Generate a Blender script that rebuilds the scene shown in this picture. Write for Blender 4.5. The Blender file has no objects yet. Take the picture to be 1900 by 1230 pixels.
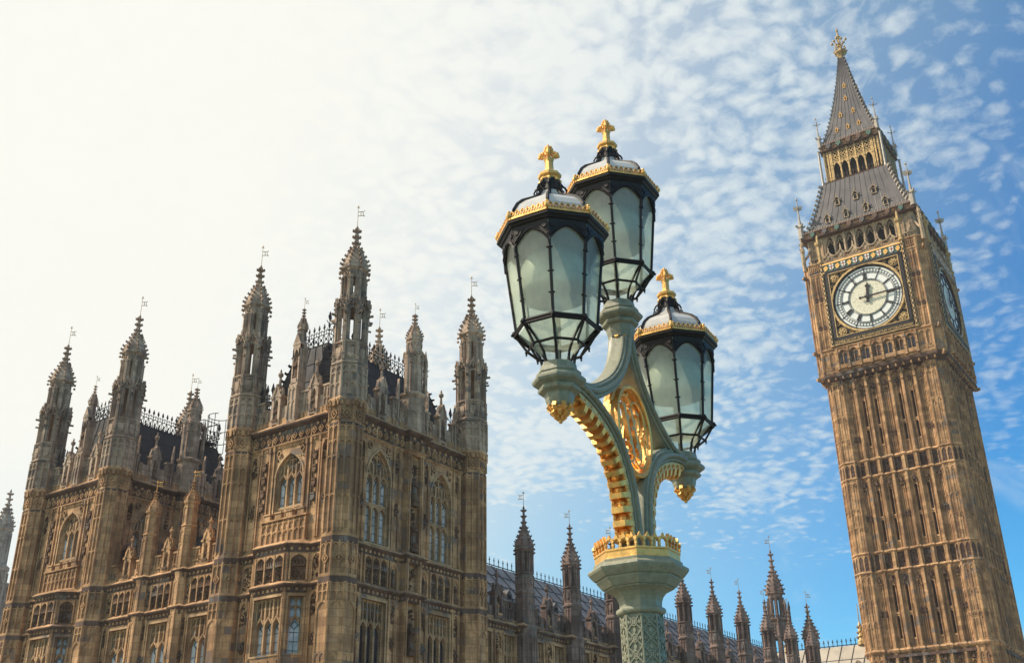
import bpy, math, random
from mathutils import Vector, Matrix
random.seed(7)
R = math.radians
SC = bpy.context.scene
COL = SC.collection

# ------------------------------------------------------------------ camera
# X = grid west (away to the right), Y = grid south (away to the left), Z up; eye at the origin
PITCH, ROLL, YAW = R(25.056), R(-0.725), R(34.86)
_fw = Vector((math.cos(YAW)*math.cos(PITCH), math.sin(YAW)*math.cos(PITCH), math.sin(PITCH)))
_rt = Vector((math.sin(YAW), -math.cos(YAW), 0)); _up = _rt.cross(_fw)
_r2 = _rt*math.cos(ROLL)+_up*math.sin(ROLL); _u2 = _up*math.cos(ROLL)-_rt*math.sin(ROLL)
cam = bpy.data.cameras.new('camera'); cam_o = bpy.data.objects.new('camera', cam); COL.objects.link(cam_o)
cam_o.matrix_world = Matrix(((_r2.x, _u2.x, -_fw.x, 0), (_r2.y, _u2.y, -_fw.y, 0), (_r2.z, _u2.z, -_fw.z, 0), (0, 0, 0, 1)))
cam.sensor_width = 36; cam.lens = 1990.6/1900*36; cam.clip_start = 0.05; cam.clip_end = 6000
SC.camera = cam_o

# ------------------------------------------------------------------ sun, sky, exposure
SUN_AZ, SUN_EL = R(122), R(46)
SUN = Vector((math.cos(SUN_AZ)*math.cos(SUN_EL), math.sin(SUN_AZ)*math.cos(SUN_EL), math.sin(SUN_EL)))
sun = bpy.data.lights.new('sun', 'SUN'); sun.energy = 5.0; sun.angle = R(1.0); sun.color = (1, .9, .74)
sun_o = bpy.data.objects.new('sun', sun); COL.objects.link(sun_o)
sun_o.rotation_euler = (-SUN).to_track_quat('-Z', 'Y').to_euler(); sun_o.location = (-20, 60, 90)
SC.view_settings.view_transform = 'Standard'; SC.view_settings.look = 'None'
SC.view_settings.exposure = 0.15; SC.view_settings.gamma = 1

class NT:
    """a few shorthands for building node trees"""
    def __init__(s, t): s.t = t; s.l = t.links
    def n(s, typ, **kw):
        x = s.t.nodes.new(typ)
        for k, v in kw.items():
            if k.startswith('i_'):
                x.inputs[k[2:].replace('_', ' ')].default_value = v
            else: setattr(x, k, v)
        return x
    def math(s, op, a, b=None, c=None, clamp=False):
        x = s.t.nodes.new('ShaderNodeMath'); x.operation = op; x.use_clamp = clamp
        for i, v in enumerate((a, b, c)):
            if v is None: continue
            if isinstance(v, (int, float)): x.inputs[i].default_value = v
            else: s.l.new(v, x.inputs[i])
        return x.outputs[0]
    def ramp(s, fac, lo, hi, a=0., b=1., smooth=True):
        x = s.t.nodes.new('ShaderNodeMapRange'); x.interpolation_type = 'SMOOTHSTEP' if smooth else 'LINEAR'
        s.l.new(fac, x.inputs[0])
        for i, v in zip((1, 2, 3, 4), (lo, hi, a, b)): x.inputs[i].default_value = v
        return x.outputs[0]
    def mix(s, fac, a, b, mode='MIX'):
        x = s.t.nodes.new('ShaderNodeMix'); x.data_type = 'RGBA'; x.blend_type = mode; x.clamp_factor = True
        for i, v in ((0, fac), (6, a), (7, b)):
            if isinstance(v, (int, float)): x.inputs[i].default_value = v
            elif isinstance(v, (tuple, list)): x.inputs[i].default_value = (*v, 1) if len(v) == 3 else v
            else: s.l.new(v, x.inputs[i])
        return x.outputs[2]
    def noise(s, vec, scale, detail=4, rough=.55, dist=0.):
        x = s.t.nodes.new('ShaderNodeTexNoise'); x.inputs['Scale'].default_value = scale
        x.inputs['Detail'].default_value = detail; x.inputs['Roughness'].default_value = rough; x.inputs['Distortion'].default_value = dist
        if vec is not None: s.l.new(vec, x.inputs['Vector'])
        return x.outputs[0]
    def comb(s, x, y, z):
        c = s.t.nodes.new('ShaderNodeCombineXYZ')
        for i, v in enumerate((x, y, z)):
            if isinstance(v, (int, float)): c.inputs[i].default_value = v
            else: s.l.new(v, c.inputs[i])
        return c.outputs[0]

world = bpy.data.worlds.new('World'); SC.world = world; world.use_nodes = True
w = NT(world.node_tree); world.node_tree.nodes.clear()
sky = w.n('ShaderNodeTexSky', sky_type='NISHITA', sun_disc=False)
sky.sun_elevation = SUN_EL; sky.sun_rotation = R(90)-SUN_AZ; sky.air_density = 1.0; sky.dust_density = .3; sky.ozone_density = 3.0
tc = w.n('ShaderNodeTexCoord'); sep = w.n('ShaderNodeSeparateXYZ'); w.l.new(tc.outputs['Generated'], sep.inputs[0])
dx, dy, dz = sep.outputs
zz = w.math('ADD', w.math('MAXIMUM', dz, 0.0), .12)
px, py = w.math('DIVIDE', dx, zz), w.math('DIVIDE', dy, zz)              # a cloud layer seen in perspective
P = w.comb(px, py, 0.0)
def vdot(v):
    d = w.n('ShaderNodeVectorMath', operation='DOT_PRODUCT'); w.l.new(tc.outputs['Generated'], d.inputs[0]); d.inputs[1].default_value = v; return d.outputs['Value']
cosang = vdot(SUN)
hazedot = vdot(Vector((math.cos(R(100))*math.cos(R(30)), math.sin(R(100))*math.cos(R(30)), math.sin(R(30)))))
glare = w.math('MULTIPLY', w.ramp(hazedot, math.cos(R(68)), math.cos(R(40))), w.ramp(dz, .10, .36, .72, 1.0))   # bright haze under and round the sun
warp = w.n('ShaderNodeTexNoise'); warp.inputs['Scale'].default_value = 9; warp.inputs['Detail'].default_value = 4; w.l.new(P, warp.inputs['Vector'])
PW = w.n('ShaderNodeVectorMath', operation='MULTIPLY_ADD'); w.l.new(warp.outputs['Color'], PW.inputs[0]); PW.inputs[1].default_value = (.07, .07, 0); w.l.new(P, PW.inputs[2])
vor = w.n('ShaderNodeTexVoronoi', feature='SMOOTH_F1'); vor.inputs['Scale'].default_value = 34; vor.inputs['Smoothness'].default_value = .45; w.l.new(PW.outputs[0], vor.inputs['Vector'])
puff = w.math('SUBTRACT', 1.0, vor.outputs['Distance'])
cover = w.noise(P, 2.6, 3, .5, .2)
fine = w.noise(PW.outputs[0], 34.0, 5, .62, .1)
dens = w.math('ADD', w.math('ADD', w.math('MULTIPLY', cover, 1.1), w.math('MULTIPLY', puff, .60)), w.math('MULTIPLY', fine, .95))
dens = w.math('ADD', dens, w.math('MULTIPLY', w.ramp(hazedot, math.cos(R(86)), math.cos(R(60))), .50))
dens = w.math('ADD', dens, w.math('MULTIPLY', w.ramp(vdot(Vector((-math.cos(YAW), -math.sin(YAW), .2))), -.35, .35), .45))      # unseen mackerel cloud thickened behind the viewer to brighten the north faces
low = w.ramp(w.math('ADD', dz, w.math('MULTIPLY', cover, .12)), .27, .35)
dens = w.math('SUBTRACT', dens, w.math('MULTIPLY', w.math('SUBTRACT', 1.0, low), .42))
cloud = w.math('MULTIPLY', w.ramp(dens, 1.22, 2.10), w.ramp(hazedot, math.cos(R(95)), math.cos(R(64)), .40, 1.0))
wisp = w.noise(w.comb(w.math('MULTIPLY', px, .7), w.math('MULTIPLY', py, 2.0), 3.3), 1.6, 6, .62, .5)
cloud = w.math('MAXIMUM', cloud, w.math('MULTIPLY', w.ramp(wisp, .46, .76), .42))
cloud = w.math('MAXIMUM', cloud, w.math('MULTIPLY', w.ramp(hazedot, math.cos(R(86)), math.cos(R(54))), .5))      # thin veil
hs = w.n('ShaderNodeHueSaturation'); w.l.new(sky.outputs[0], hs.inputs['Color'])
hs.inputs['Saturation'].default_value = 1.26; hs.inputs['Value'].default_value = 1.6; hs.inputs['Hue'].default_value = .5
blue = w.mix(w.ramp(dz, .10, .60), w.mix(1.0, hs.outputs[0], (.86, 1.24, .96), 'MULTIPLY'), w.mix(1.0, hs.outputs[0], (.73, 1.13, .97), 'MULTIPLY'))
blue = w.mix(w.ramp(cosang, math.cos(R(70)), math.cos(R(94)), 0, 1), blue, w.mix(1.0, blue, (.50, .72, 1.0), 'MULTIPLY'))
cloudcol = w.mix(w.ramp(cosang, math.cos(R(85)), math.cos(R(50))), (6.6, 7.4, 7.6), (8.5, 8.75, 8.4))
skycol = w.mix(w.math('MULTIPLY', cloud, .86), blue, cloudcol)
skycol = w.mix(w.math('MULTIPLY', glare, .97), skycol, (8.75, 8.72, 8.05))
bg = w.n('ShaderNodeBackground'); bg.inputs['Strength'].default_value = .1; w.l.new(skycol, bg.inputs['Color'])
wo = w.n('ShaderNodeOutputWorld'); w.l.new(bg.outputs[0], wo.inputs[0])

# ------------------------------------------------------------------ materials
MAT = {}
def new_mat(name):
    m = bpy.data.materials.new(name); m.use_nodes = True; t = NT(m.node_tree); MAT[name] = m
    return m, t, m.node_tree.nodes['Principled BSDF']
def stone(name, base, dark=.47, block=.30, row=.38, soot=.5, grey=(.2, .18, .165), bump=.35):
    m, t, b = new_mat(name)
    g = t.n('ShaderNodeNewGeometry'); s = t.n('ShaderNodeSeparateXYZ'); t.l.new(g.outputs['Position'], s.inputs[0])
    X, Y, Z = s.outputs
    tn = t.n('ShaderNodeSeparateXYZ'); t.l.new(g.outputs['True Normal'], tn.inputs[0])
    uv = t.comb(t.math('ADD', t.math('MULTIPLY', t.math('MULTIPLY', tn.outputs[1], -1.0), X), t.math('MULTIPLY', tn.outputs[0], Y)), Z, 0.0)
    br = t.n('ShaderNodeTexBrick', offset=.5); t.l.new(uv, br.inputs['Vector'])
    br.inputs['Color1'].default_value = (0, 0, 0, 1); br.inputs['Color2'].default_value = (1, 1, 1, 1); br.inputs['Mortar'].default_value = (.5, .5, .5, 1)
    br.inputs['Scale'].default_value = 1; br.inputs['Brick Width'].default_value = .85; br.inputs['Row Height'].default_value = row
    br.inputs['Mortar Size'].default_value = .012; br.inputs['Bias'].default_value = 0
    big = t.noise(g.outputs['Position'], .22, 4, .6)
    mid = t.noise(g.outputs['Position'], 1.6, 5, .65)
    fine = t.noise(g.outputs['Position'], 14, 4, .7)
    st = t.noise(t.comb(t.math('MULTIPLY', X, 2.2), t.math('MULTIPLY', Y, 2.2), t.math('MULTIPLY', Z, .16)), 1.0, 4, .65)
    patch = t.noise(g.outputs['Position'], .75, 4, .6, .3)
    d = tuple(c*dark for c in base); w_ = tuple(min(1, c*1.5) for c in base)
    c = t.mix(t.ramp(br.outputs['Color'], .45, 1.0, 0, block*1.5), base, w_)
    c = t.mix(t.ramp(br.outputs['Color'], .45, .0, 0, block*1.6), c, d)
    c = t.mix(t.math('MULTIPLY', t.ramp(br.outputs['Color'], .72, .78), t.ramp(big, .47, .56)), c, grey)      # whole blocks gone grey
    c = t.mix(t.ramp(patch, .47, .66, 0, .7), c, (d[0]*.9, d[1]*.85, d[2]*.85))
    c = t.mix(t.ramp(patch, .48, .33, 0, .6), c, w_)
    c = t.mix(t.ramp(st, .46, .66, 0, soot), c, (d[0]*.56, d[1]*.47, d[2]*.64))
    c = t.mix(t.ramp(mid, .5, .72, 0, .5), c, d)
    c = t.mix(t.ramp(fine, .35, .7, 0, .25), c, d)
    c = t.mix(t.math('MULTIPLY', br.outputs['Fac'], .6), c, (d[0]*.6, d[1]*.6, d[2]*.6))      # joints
    t.l.new(c, b.inputs['Base Color']); b.inputs['Roughness'].default_value = .9; b.inputs['Specular IOR Level'].default_value = .15
    bp = t.n('ShaderNodeBump'); bp.inputs['Strength'].default_value = bump; bp.inputs['Distance'].default_value = .03
    t.l.new(t.math('ADD', fine, t.math('MULTIPLY', mid, .8)), bp.inputs['Height']); t.l.new(bp.outputs[0], b.inputs['Normal'])
    return m
def plain(name, base, rough=.5, metal=0., var=.25, scale=6., bump=0., spec=.5, streak=0.):
    m, t, b = new_mat(name)
    tc = t.n('ShaderNodeTexCoord'); n = t.noise(tc.outputs['Object'], scale, 5, .65)
    c = t.mix(t.ramp(n, .3, .72), tuple(x*(1-var) for x in base), tuple(min(1, x*(1+var*.6)) for x in base))
    if streak:
        s = t.n('ShaderNodeSeparateXYZ'); t.l.new(tc.outputs['Object'], s.inputs[0])
        n2 = t.noise(t.comb(t.math('MULTIPLY', s.outputs[0], scale*1.5), t.math('MULTIPLY', s.outputs[1], scale*1.5), t.math('MULTIPLY', s.outputs[2], scale*.2)), 1., 4, .6)
        c = t.mix(t.ramp(n2, .5, .75, 0, streak), c, tuple(x*.45 for x in base))
    t.l.new(c, b.inputs['Base Color'])
    t.l.new(t.ramp(n, .2, .8, max(.05, rough-.1), min(1, rough+.12)), b.inputs['Roughness'])
    b.inputs['Metallic'].default_value = metal; b.inputs['Specular IOR Level'].default_value = spec
    if bump:
        bp = t.n('ShaderNodeBump'); bp.inputs['Strength'].default_value = bump; bp.inputs['Distance'].default_value = .01
        t.l.new(n, bp.inputs['Height']); t.l.new(bp.outputs[0], b.inputs['Normal'])
    return m
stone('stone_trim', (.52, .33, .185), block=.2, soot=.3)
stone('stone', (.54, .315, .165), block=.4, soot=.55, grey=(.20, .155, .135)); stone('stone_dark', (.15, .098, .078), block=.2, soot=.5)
stone('stone_carved', (.19, .112, .072), bump=1.0, soot=.55)  # darker carved stone: soot plus recess shade put into the colour
stone('stone_pale', (.48, .345, .25), block=.3, soot=.55, grey=(.16, .14, .13)); stone('stone_soot', (.25, .175, .148), block=.3, soot=.5)  # stone_pale: backlit haze put into the colour of the upper masonry
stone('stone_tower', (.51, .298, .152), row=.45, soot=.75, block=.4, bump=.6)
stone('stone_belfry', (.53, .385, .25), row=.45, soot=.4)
stone('stone_tower_dark', (.15, .09, .068), row=.45, soot=.6, bump=1.0)  # darker tower stone: soot plus shade put into carving and cove
stone('stone_far', (.40, .33, .28), block=.1, soot=.3)  # faded colour carries the haze of distance
plain('roof_iron', (.034, .031, .034), .6, 0, .35, 1.5, .1, spec=.2); plain('roof_slate', (.23, .205, .205), .55, 0, .4, .9, .15, streak=.4)
plain('roof_cast', (.085, .072, .072), .5, .1, .3, .5, .15, streak=.5); plain('roof_pale', (.40, .34, .27), .6, 0, .2, .5, streak=.3)
plain('iron', (.025, .02, .022), .6, 0, .3, spec=.25); plain('gilt', (.88, .50, .16), .42, .75, .22, 22, .25)
plain('gilt_dull', (.50, .335, .15), .55, .6, .4, 3, .2); plain('bronze_red', (.12, .062, .038), .6, .3, .5, 3)
plain('shield_green', (.055, .115, .085), .5, .1, .3, 3); plain('shield_white', (.72, .7, .62), .6, 0, .15, 3); plain('cross_red', (.32, .05, .04), .5)
plain('dial_glass', (.80, .79, .75), .35, 0, .08, 2.5); plain('dial_glass_cream', (.72, .66, .5), .4, 0, .1, 2.5); plain('dial_iron', (.022, .017, .02), .55, 0, .3, spec=.25)
plain('pane_pale', (.60, .62, .65), .12, 0, .4, .9); plain('pane_dark', (.035, .03, .045), .12, 0, .5, 1.3); plain('lead', (.03, .03, .035), .5, .3)
plain('void_dark', (.02, .015, .018), .9, 0, .3)  # near-black colour standing in for unlit openings and interiors
plain('lamp_paint', (.295, .285, .205), .45, 0, .16, 26, .3, streak=.35, spec=.3); plain('lantern_iron', (.028, .021, .02), .5, 0, .3, 14, .2, spec=.3)
plain('lantern_lid', (.50, .48, .46), .25, .0, .12, 6); plain('silver_white', (.40, .34, .28), .45, .3, .15, 3)
plain('reflector', (.45, .46, .43), .5, 0, .1, 4); plain('asphalt', (.05, .05, .052), .9, 0, .3, 3); plain('paving', (.33, .30, .25), .85, 0, .2, 2)
plain('bridge_iron', (.10, .21, .12), .45, 0, .2, 3); plain('land', (.40, .32, .22), .95, 0, .3, .1)
m, t, b = new_mat('water'); b.inputs['Base Color'].default_value = (.05, .055, .04, 1); b.inputs['Roughness'].default_value = .15
def pane_glass(name, tint, trans):
    m, t, b = new_mat(name); nt = m.node_tree
    tc = t.n('ShaderNodeTexCoord'); s = t.n('ShaderNodeSeparateXYZ'); t.l.new(tc.outputs['Object'], s.inputs[0])
    n = t.noise(tc.outputs['Object'], 5, 5, .6); f = t.noise(tc.outputs['Object'], 130, 2, .5)
    st = t.noise(t.comb(t.math('MULTIPLY', s.outputs[0], 30), t.math('MULTIPLY', s.outputs[1], 30), t.math('MULTIPLY', s.outputs[2], 3)), 1., 4, .6)
    c = t.mix(t.ramp(st, .5, .8, 0, .22), t.mix(t.ramp(n, .35, .7), tint, tuple(x*.78 for x in tint)), (.30, .30, .26))
    tl = nt.nodes.new('ShaderNodeBsdfTranslucent'); df = nt.nodes.new('ShaderNodeBsdfDiffuse'); gl = nt.nodes.new('ShaderNodeBsdfGlossy'); tr = nt.nodes.new('ShaderNodeBsdfTransparent')
    for x in (tl, df): t.l.new(c, x.inputs[0])
    t.l.new(c, tr.inputs[0]); gl.inputs['Roughness'].default_value = .2; gl.inputs[0].default_value = (1, 1, 1, 1)
    def mx(fac, a, b_):
        q = nt.nodes.new('ShaderNodeMixShader'); q.inputs[0].default_value = fac; t.l.new(a.outputs[0], q.inputs[1]); t.l.new(b_.outputs[0], q.inputs[2]); return q
    q = mx(.07, mx(trans, mx(.82, df, tl), tr), gl)
    bp = t.n('ShaderNodeBump'); bp.inputs['Strength'].default_value = .25; bp.inputs['Distance'].default_value = .004; t.l.new(f, bp.inputs['Height'])
    t.l.new(bp.outputs[0], gl.inputs['Normal']); t.l.new(bp.outputs[0], df.inputs['Normal'])
    t.l.new(q.outputs[0], nt.nodes['Material Output'].inputs[0])
pane_glass('opal_glass', (.95, 1.0, .87), .58)

# ------------------------------------------------------------------ mesh helpers
C8 = math.cos(R(22.5))
class MB:
    """collects faces for ONE mesh; with frame() set, coordinates are (u right, v up, w out of the wall)"""
    def __init__(s): s.v = []; s.f = []; s.mi = []; s.cur = 0; s.fr = None; s.sm = []; s.smooth = False
    def frame(s, O=None, wdir=None):
        if O is None: s.fr = None; return s
        wx, wy = wdir; l = math.hypot(wx, wy); wx /= l; wy /= l
        s.fr = (O[0], O[1], O[2] if len(O) > 2 else 0., -wy, wx, wx, wy); return s
    def p(s, a, b, c):
        if s.fr:
            x, y, z, ux, uy, wx, wy = s.fr
            s.v.append((x+ux*a+wx*c, y+uy*a+wy*c, z+b))
        else: s.v.append((a, b, c))
        return len(s.v)-1
    def face(s, idx): s.f.append(tuple(idx)); s.mi.append(s.cur); s.sm.append(s.smooth)
    def poly(s, pts): s.face([s.p(*q) for q in pts])
    def box(s, a0, a1, b0, b1, c0, c1, skip=''):
        i = [s.p(a, b, c) for c in (c0, c1) for b in (b0, b1) for a in (a0, a1)]
        for k, q in (('c', (0, 2, 3, 1)), ('C', (4, 5, 7, 6)), ('b', (0, 1, 5, 4)), ('B', (2, 6, 7, 3)), ('a', (0, 4, 6, 2)), ('A', (1, 3, 7, 5))):
            if k not in skip: s.face([i[j] for j in q])
    def prism(s, pts, w0, w1, back=False):
        n = len(pts); a = [s.p(u, v, w1) for u, v in pts]; b = [s.p(u, v, w0) for u, v in pts]
        s.face(a)
        if back: s.face(b[::-1])
        for k in range(n): s.face((a[k], b[k], b[(k+1) % n], a[(k+1) % n]))
    def bar(s, p, q, th, w0, w1):
        du, dv = q[0]-p[0], q[1]-p[1]; l = math.hypot(du, dv) or 1; nu, nv = -dv/l*th/2, du/l*th/2
        s.prism([(p[0]+nu, p[1]+nv), (p[0]-nu, p[1]-nv), (q[0]-nu, q[1]-nv), (q[0]+nu, q[1]+nv)], w0, w1)
    def strip(s, A, B):
        a = [s.p(*q) for q in A]; b = [s.p(*q) for q in B]
        for k in range(len(a)-1): s.face((a[k], a[k+1], b[k+1], b[k]))
    def rings(s, RR, closed=True, caps=True):
        I = [[s.p(*q) for q in r] for r in RR]; n = len(I[0])
        for a, b in zip(I, I[1:]):
            for k in range(n if closed else n-1): s.face((a[k], a[(k+1) % n], b[(k+1) % n], b[k]))
        if caps and closed: s.face(I[0][::-1]); s.face(I[-1])
    def lathe(s, cx, cy, prof, n=8, rot=22.5, caps=True):
        s.rings([[(cx+r*math.cos(R(rot)+2*math.pi*k/n), cy+r*math.sin(R(rot)+2*math.pi*k/n), z) for k in range(n)] for r, z in prof], caps=caps)
    def octa(s, cx, cy, prof, caps=True): s.lathe(cx, cy, [(a/C8, z) for a, z in prof], 8, 22.5, caps)
    def tube(s, path, r, n=6, caps=True):
        P = [Vector(q) for q in path]; RR = []
        for i, q in enumerate(P):
            d = (P[min(i+1, len(P)-1)]-P[max(i-1, 0)]).normalized(); a = d.orthogonal().normalized(); 
            ref = Vector((0, 0, 1)) if abs(d.z) < .95 else Vector((1, 0, 0)); a = d.cross(ref).normalized(); b = d.cross(a)
            rr = r[i] if isinstance(r, (list, tuple)) else r
            RR.append([tuple(q+a*rr*math.cos(2*math.pi*k/n)+b*rr*math.sin(2*math.pi*k/n)) for k in range(n)])
        f = s.fr; 
        s.rings(RR, caps=caps)
    def ball(s, c, r, n=6, m=4, sz=1.):
        RR = [[(c[0]+r*math.sin(math.pi*j/m)*math.cos(2*math.pi*k/n), c[1]+r*math.sin(math.pi*j/m)*math.sin(2*math.pi*k/n), c[2]-r*sz*math.cos(math.pi*j/m)) for k in range(n)] for j in range(1, m)]
        RR = [[(c[0], c[1], c[2]-r*sz)]*n]+RR+[[(c[0], c[1], c[2]+r*sz)]*n]
        f, s.fr = s.fr, None; s.rings(RR, caps=False); s.fr = f
    def sweep(s, path, prof, closed=False):
        """profile (out, z) along a plan path, outward = right of travel, mitred"""
        n = len(path); RR = []
        for i in range(n):
            p = path[i]; a = path[i-1] if (i or closed) else None; b = path[(i+1) % n] if (i < n-1 or closed) else None
            ns = []
            for q0, q1 in ((a, p), (p, b)):
                if q0 is None or q1 is None: continue
                dx, dy = q1[0]-q0[0], q1[1]-q0[1]; l = math.hypot(dx, dy) or 1; ns.append((dy/l, -dx/l))
            if len(ns) == 1: mx, my = ns[0]
            else:
                d = 1+ns[0][0]*ns[1][0]+ns[0][1]*ns[1][1]; d = max(d, .35); mx, my = (ns[0][0]+ns[1][0])/d, (ns[0][1]+ns[1][1])/d
            RR.append([(p[0]+mx*o, p[1]+my*o, z) for o, z in prof])
        if closed: RR.append(RR[0])
        f, s.fr = s.fr, None; s.rings(RR, closed=True, caps=not closed); s.fr = f
    # ---- gothic pieces, in wall coordinates
    def arc(s, uc, a, vs, va, n=5):
        h = va-vs; out = []
        for k in range(n+1):
            t = k/n; out.append((uc-(a*(1-t)**2+2*a*.92*t*(1-t)), vs+2*h*.68*t*(1-t)+h*t*t))
        return out+[(2*uc-u, v) for u, v in out[-2::-1]]
    def arch_plate(s, u0, u1, v1, uc, a, vs, va, w0, w1, n=5):
        """plate over u0..u1, vs..v1 with a pointed opening, and the soffit of that opening"""
        A = s.arc(uc, a, vs, va, n)
        T = [(u0 if k == 0 else u1 if k == len(A)-1 else A[k][0], v1) for k in range(len(A))]
        s.strip([(*q, w1) for q in A], [(*q, w1) for q in T])
        if u0 < uc-a-1e-4: s.poly([(u0, vs, w1), (uc-a, vs, w1), (u0, v1, w1)])
        if u1 > uc+a+1e-4: s.poly([(uc+a, vs, w1), (u1, vs, w1), (u1, v1, w1)])
        s.strip([(*q, w1) for q in A], [(*q, w0) for q in A])
    def head(s, u0, u1, vt, h, w0, w1, n=3):
        uc = (u0+u1)/2; s.arch_plate(u0, u1, vt, uc, (u1-u0)/2, vt-h, vt-h*.12, w0, w1, n)
        s.poly([(u0, vt, w1), (u1, vt, w1), (u1, vt, w0), (u0, vt, w0)])
    def panels(s, u0, u1, v0, v1, n, w0, w1, rib=.05, heads=(), hh=.28, foot=True):
        """n tall blind lights between ribs, with little arches at the given heights"""
        for k in range(n+1):
            u = u0+(u1-u0)*k/n; s.box(u-rib/2, u+rib/2, v0, v1, w0, w1, 'c')
        for hv in heads:
            for k in range(n):
                a, b = u0+(u1-u0)*k/n+rib/2, u0+(u1-u0)*(k+1)/n-rib/2
                s.head(a, b, hv, min(hh, (b-a)*1.1), w0, w0+(w1-w0)*.8)
    def diamond(s, uc, vc, r, th, w0, w1, boss=True):
        q = [(uc, vc+r), (uc+r*.8, vc), (uc, vc-r), (uc-r*.8, vc)]
        for a, b in zip(q, q[1:]+q[:1]): s.bar(a, b, th, w0, w1)
        if boss: k = r*.38; s.prism([(uc-k*.8, vc), (uc, vc-k), (uc+k*.8, vc), (uc, vc+k)], w0, w0+(w1-w0)*1.2)
    def carve(s, u0, u1, v0, v1, w0, dep, n, rnd):
        for _ in range(n):
            u, v, r = rnd.uniform(u0, u1), rnd.uniform(v0, v1), rnd.uniform(.04, .10)
            r = min(r, (u1-u0)*.3); a = rnd.uniform(0, 3)
            q = [(u+r*math.cos(a+k*2.1)*1.0, v+r*1.4*math.sin(a+k*2.1)) for k in range(3)]
            I = [s.p(x, y, w0) for x, y in q]; t = s.p(u, v, w0+dep*rnd.uniform(.5, 1))
            for k in range(3): s.face((I[k], I[(k+1) % 3], t))
    def wall(s, U0, U1, V0, V1, holes, w):
        us = sorted({U0, U1, *[x for h in holes for x in h[:2]]}); vs = sorted({V0, V1, *[x for h in holes for x in h[2:4]]})
        for a, b in zip(us, us[1:]):
            for c, d in zip(vs, vs[1:]):
                if not any(h[0] < (a+b)/2 < h[1] and h[2] < (c+d)/2 < h[3] for h in holes): s.poly([(a, c, w), (b, c, w), (b, d, w), (a, d, w)])
    def figure(s, uc, v0, h, wc, r):
        """a standing robed statue"""
        pr = [(.95, 0), (1.0, .04), (.78, .3), (.72, .5), (.95, .68), (1.0, .77), (.55, .83), (.36, .86), (.42, .9), (.44, .94), (.3, .99), (.05, 1.0)]
        s.rings([[(uc+r*a*math.cos(k*math.pi/4), v0+h*z, wc+r*.8*a*math.sin(k*math.pi/4)) for k in range(8)] for a, z in pr])
        s.box(uc-r*.95, uc+r*.5, v0+h*.55, v0+h*.64, wc+r*.5, wc+r*1.05)
    def build(s, name, mat, parent=None, loc=None, plan=None):
        if not s.v: return None
        if plan: k, x0, y0 = plan; s.v = [(x0+(x-x0)*k, y0+(y-y0)*k, z) for x, y, z in s.v]
        me = bpy.data.meshes.new(name); me.from_pydata(s.v, [], s.f)
        mats = mat if isinstance(mat, (list, tuple)) else [mat]
        for q in mats: me.materials.append(MAT[q] if isinstance(q, str) else q)
        me.polygons.foreach_set('material_index', s.mi); me.polygons.foreach_set('use_smooth', s.sm); me.update()
        o = bpy.data.objects.new(name, me); COL.objects.link(o)
        at = Vector(loc or (0, 0, 0)); WO[o.name] = at
        if parent is not None: o.parent = parent; o.location = at-WO[parent.name]
        else: o.location = at
        return o
WO = {}                       # world origin of everything built, so that parts are modelled where they stand
def tag(o, label=None, cat=None, group=None, kind=None):
    if label: o['label'] = label
    if cat: o['category'] = cat
    if group: o['group'] = group
    if kind: o['kind'] = kind
    return o
def empty(name, loc, label, cat, group=None):
    o = bpy.data.objects.new(name, None); COL.objects.link(o); o.location = loc; o.empty_display_size = .3; WO[o.name] = Vector(loc)
    return tag(o, label, cat, group)
def kids(o): return [c for c in bpy.data.objects if c.parent == o]
def copy_tree(o, parent=None, off=(0, 0, 0)):
    c = o.copy(); COL.objects.link(c)
    if parent is not None: c.parent = parent
    c.location = Vector(o.location)+Vector(off)
    for ch in kids(o): copy_tree(ch, c)
    return c
def oface(cx, cy, ap, k):
    """origin and normal of face k of an axis-aligned octagon"""
    a = R(45*k); return (cx+ap*math.cos(a), cy+ap*math.sin(a), 0), (math.cos(a), math.sin(a))
def octpath(cx, cy, ap, ks=range(8)):
    r = ap/C8; return [(cx+r*math.cos(R(22.5-45*k)), cy+r*math.sin(R(22.5-45*k))) for k in ks]     # clockwise = outward on the right

# ================================================================== stone turrets, pinnacles, vanes
def crocket(m, cx, cy, ang, r, z, s):
    c, n = math.cos(ang), math.sin(ang); f, m.fr = m.fr, None
    q = [(-.03, -.5), (.55, -.35), (1.25, .15), (.95, .75), (.45, .35), (-.03, .5)]
    A = [m.p(cx+c*(r+a*s)-n*s*.32, cy+n*(r+a*s)+c*s*.32, z+b*s) for a, b in q]
    B = [m.p(cx+c*(r+a*s)+n*s*.32, cy+n*(r+a*s)-c*s*.32, z+b*s) for a, b in q]
    m.face(A); m.face(B[::-1])
    for k in range(len(q)): m.face((A[k], B[k], B[(k+1) % len(q)], A[(k+1) % len(q)]))
    m.fr = f
OGEE = [(1.0, 0), (.98, .06), (.87, .15), (.66, .26), (.45, .37), (.31, .46), (.23, .53), (.20, .56), (.28, .575), (.28, .60), (.17, .62), (.155, .70), (.26, .72), (.26, .745), (.13, .76), (.12, .84), (.22, .86), (.22, .885), (.085, .905), (.13, .94), (.03, 1.0)]
def spire(m, cx, cy, z0, ap, h, n=8, cs=.115):
    m.octa(cx, cy, [(ap*a, z0+h*z) for a, z in OGEE])
    for r, z in ((.98, .055), (.87, .15), (.66, .26), (.45, .37), (.31, .46)):
        for k in range(n): crocket(m, cx, cy, R(22.5+45*k*8/n), ap*r/C8-.02, z0+h*z, cs*1.25)
    for z in (.575, .72, .86):
        for k in range(n): crocket(m, cx, cy, R(22.5+45*k*8/n), ap*.2, z0+h*z+.04, cs*.9)
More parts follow.
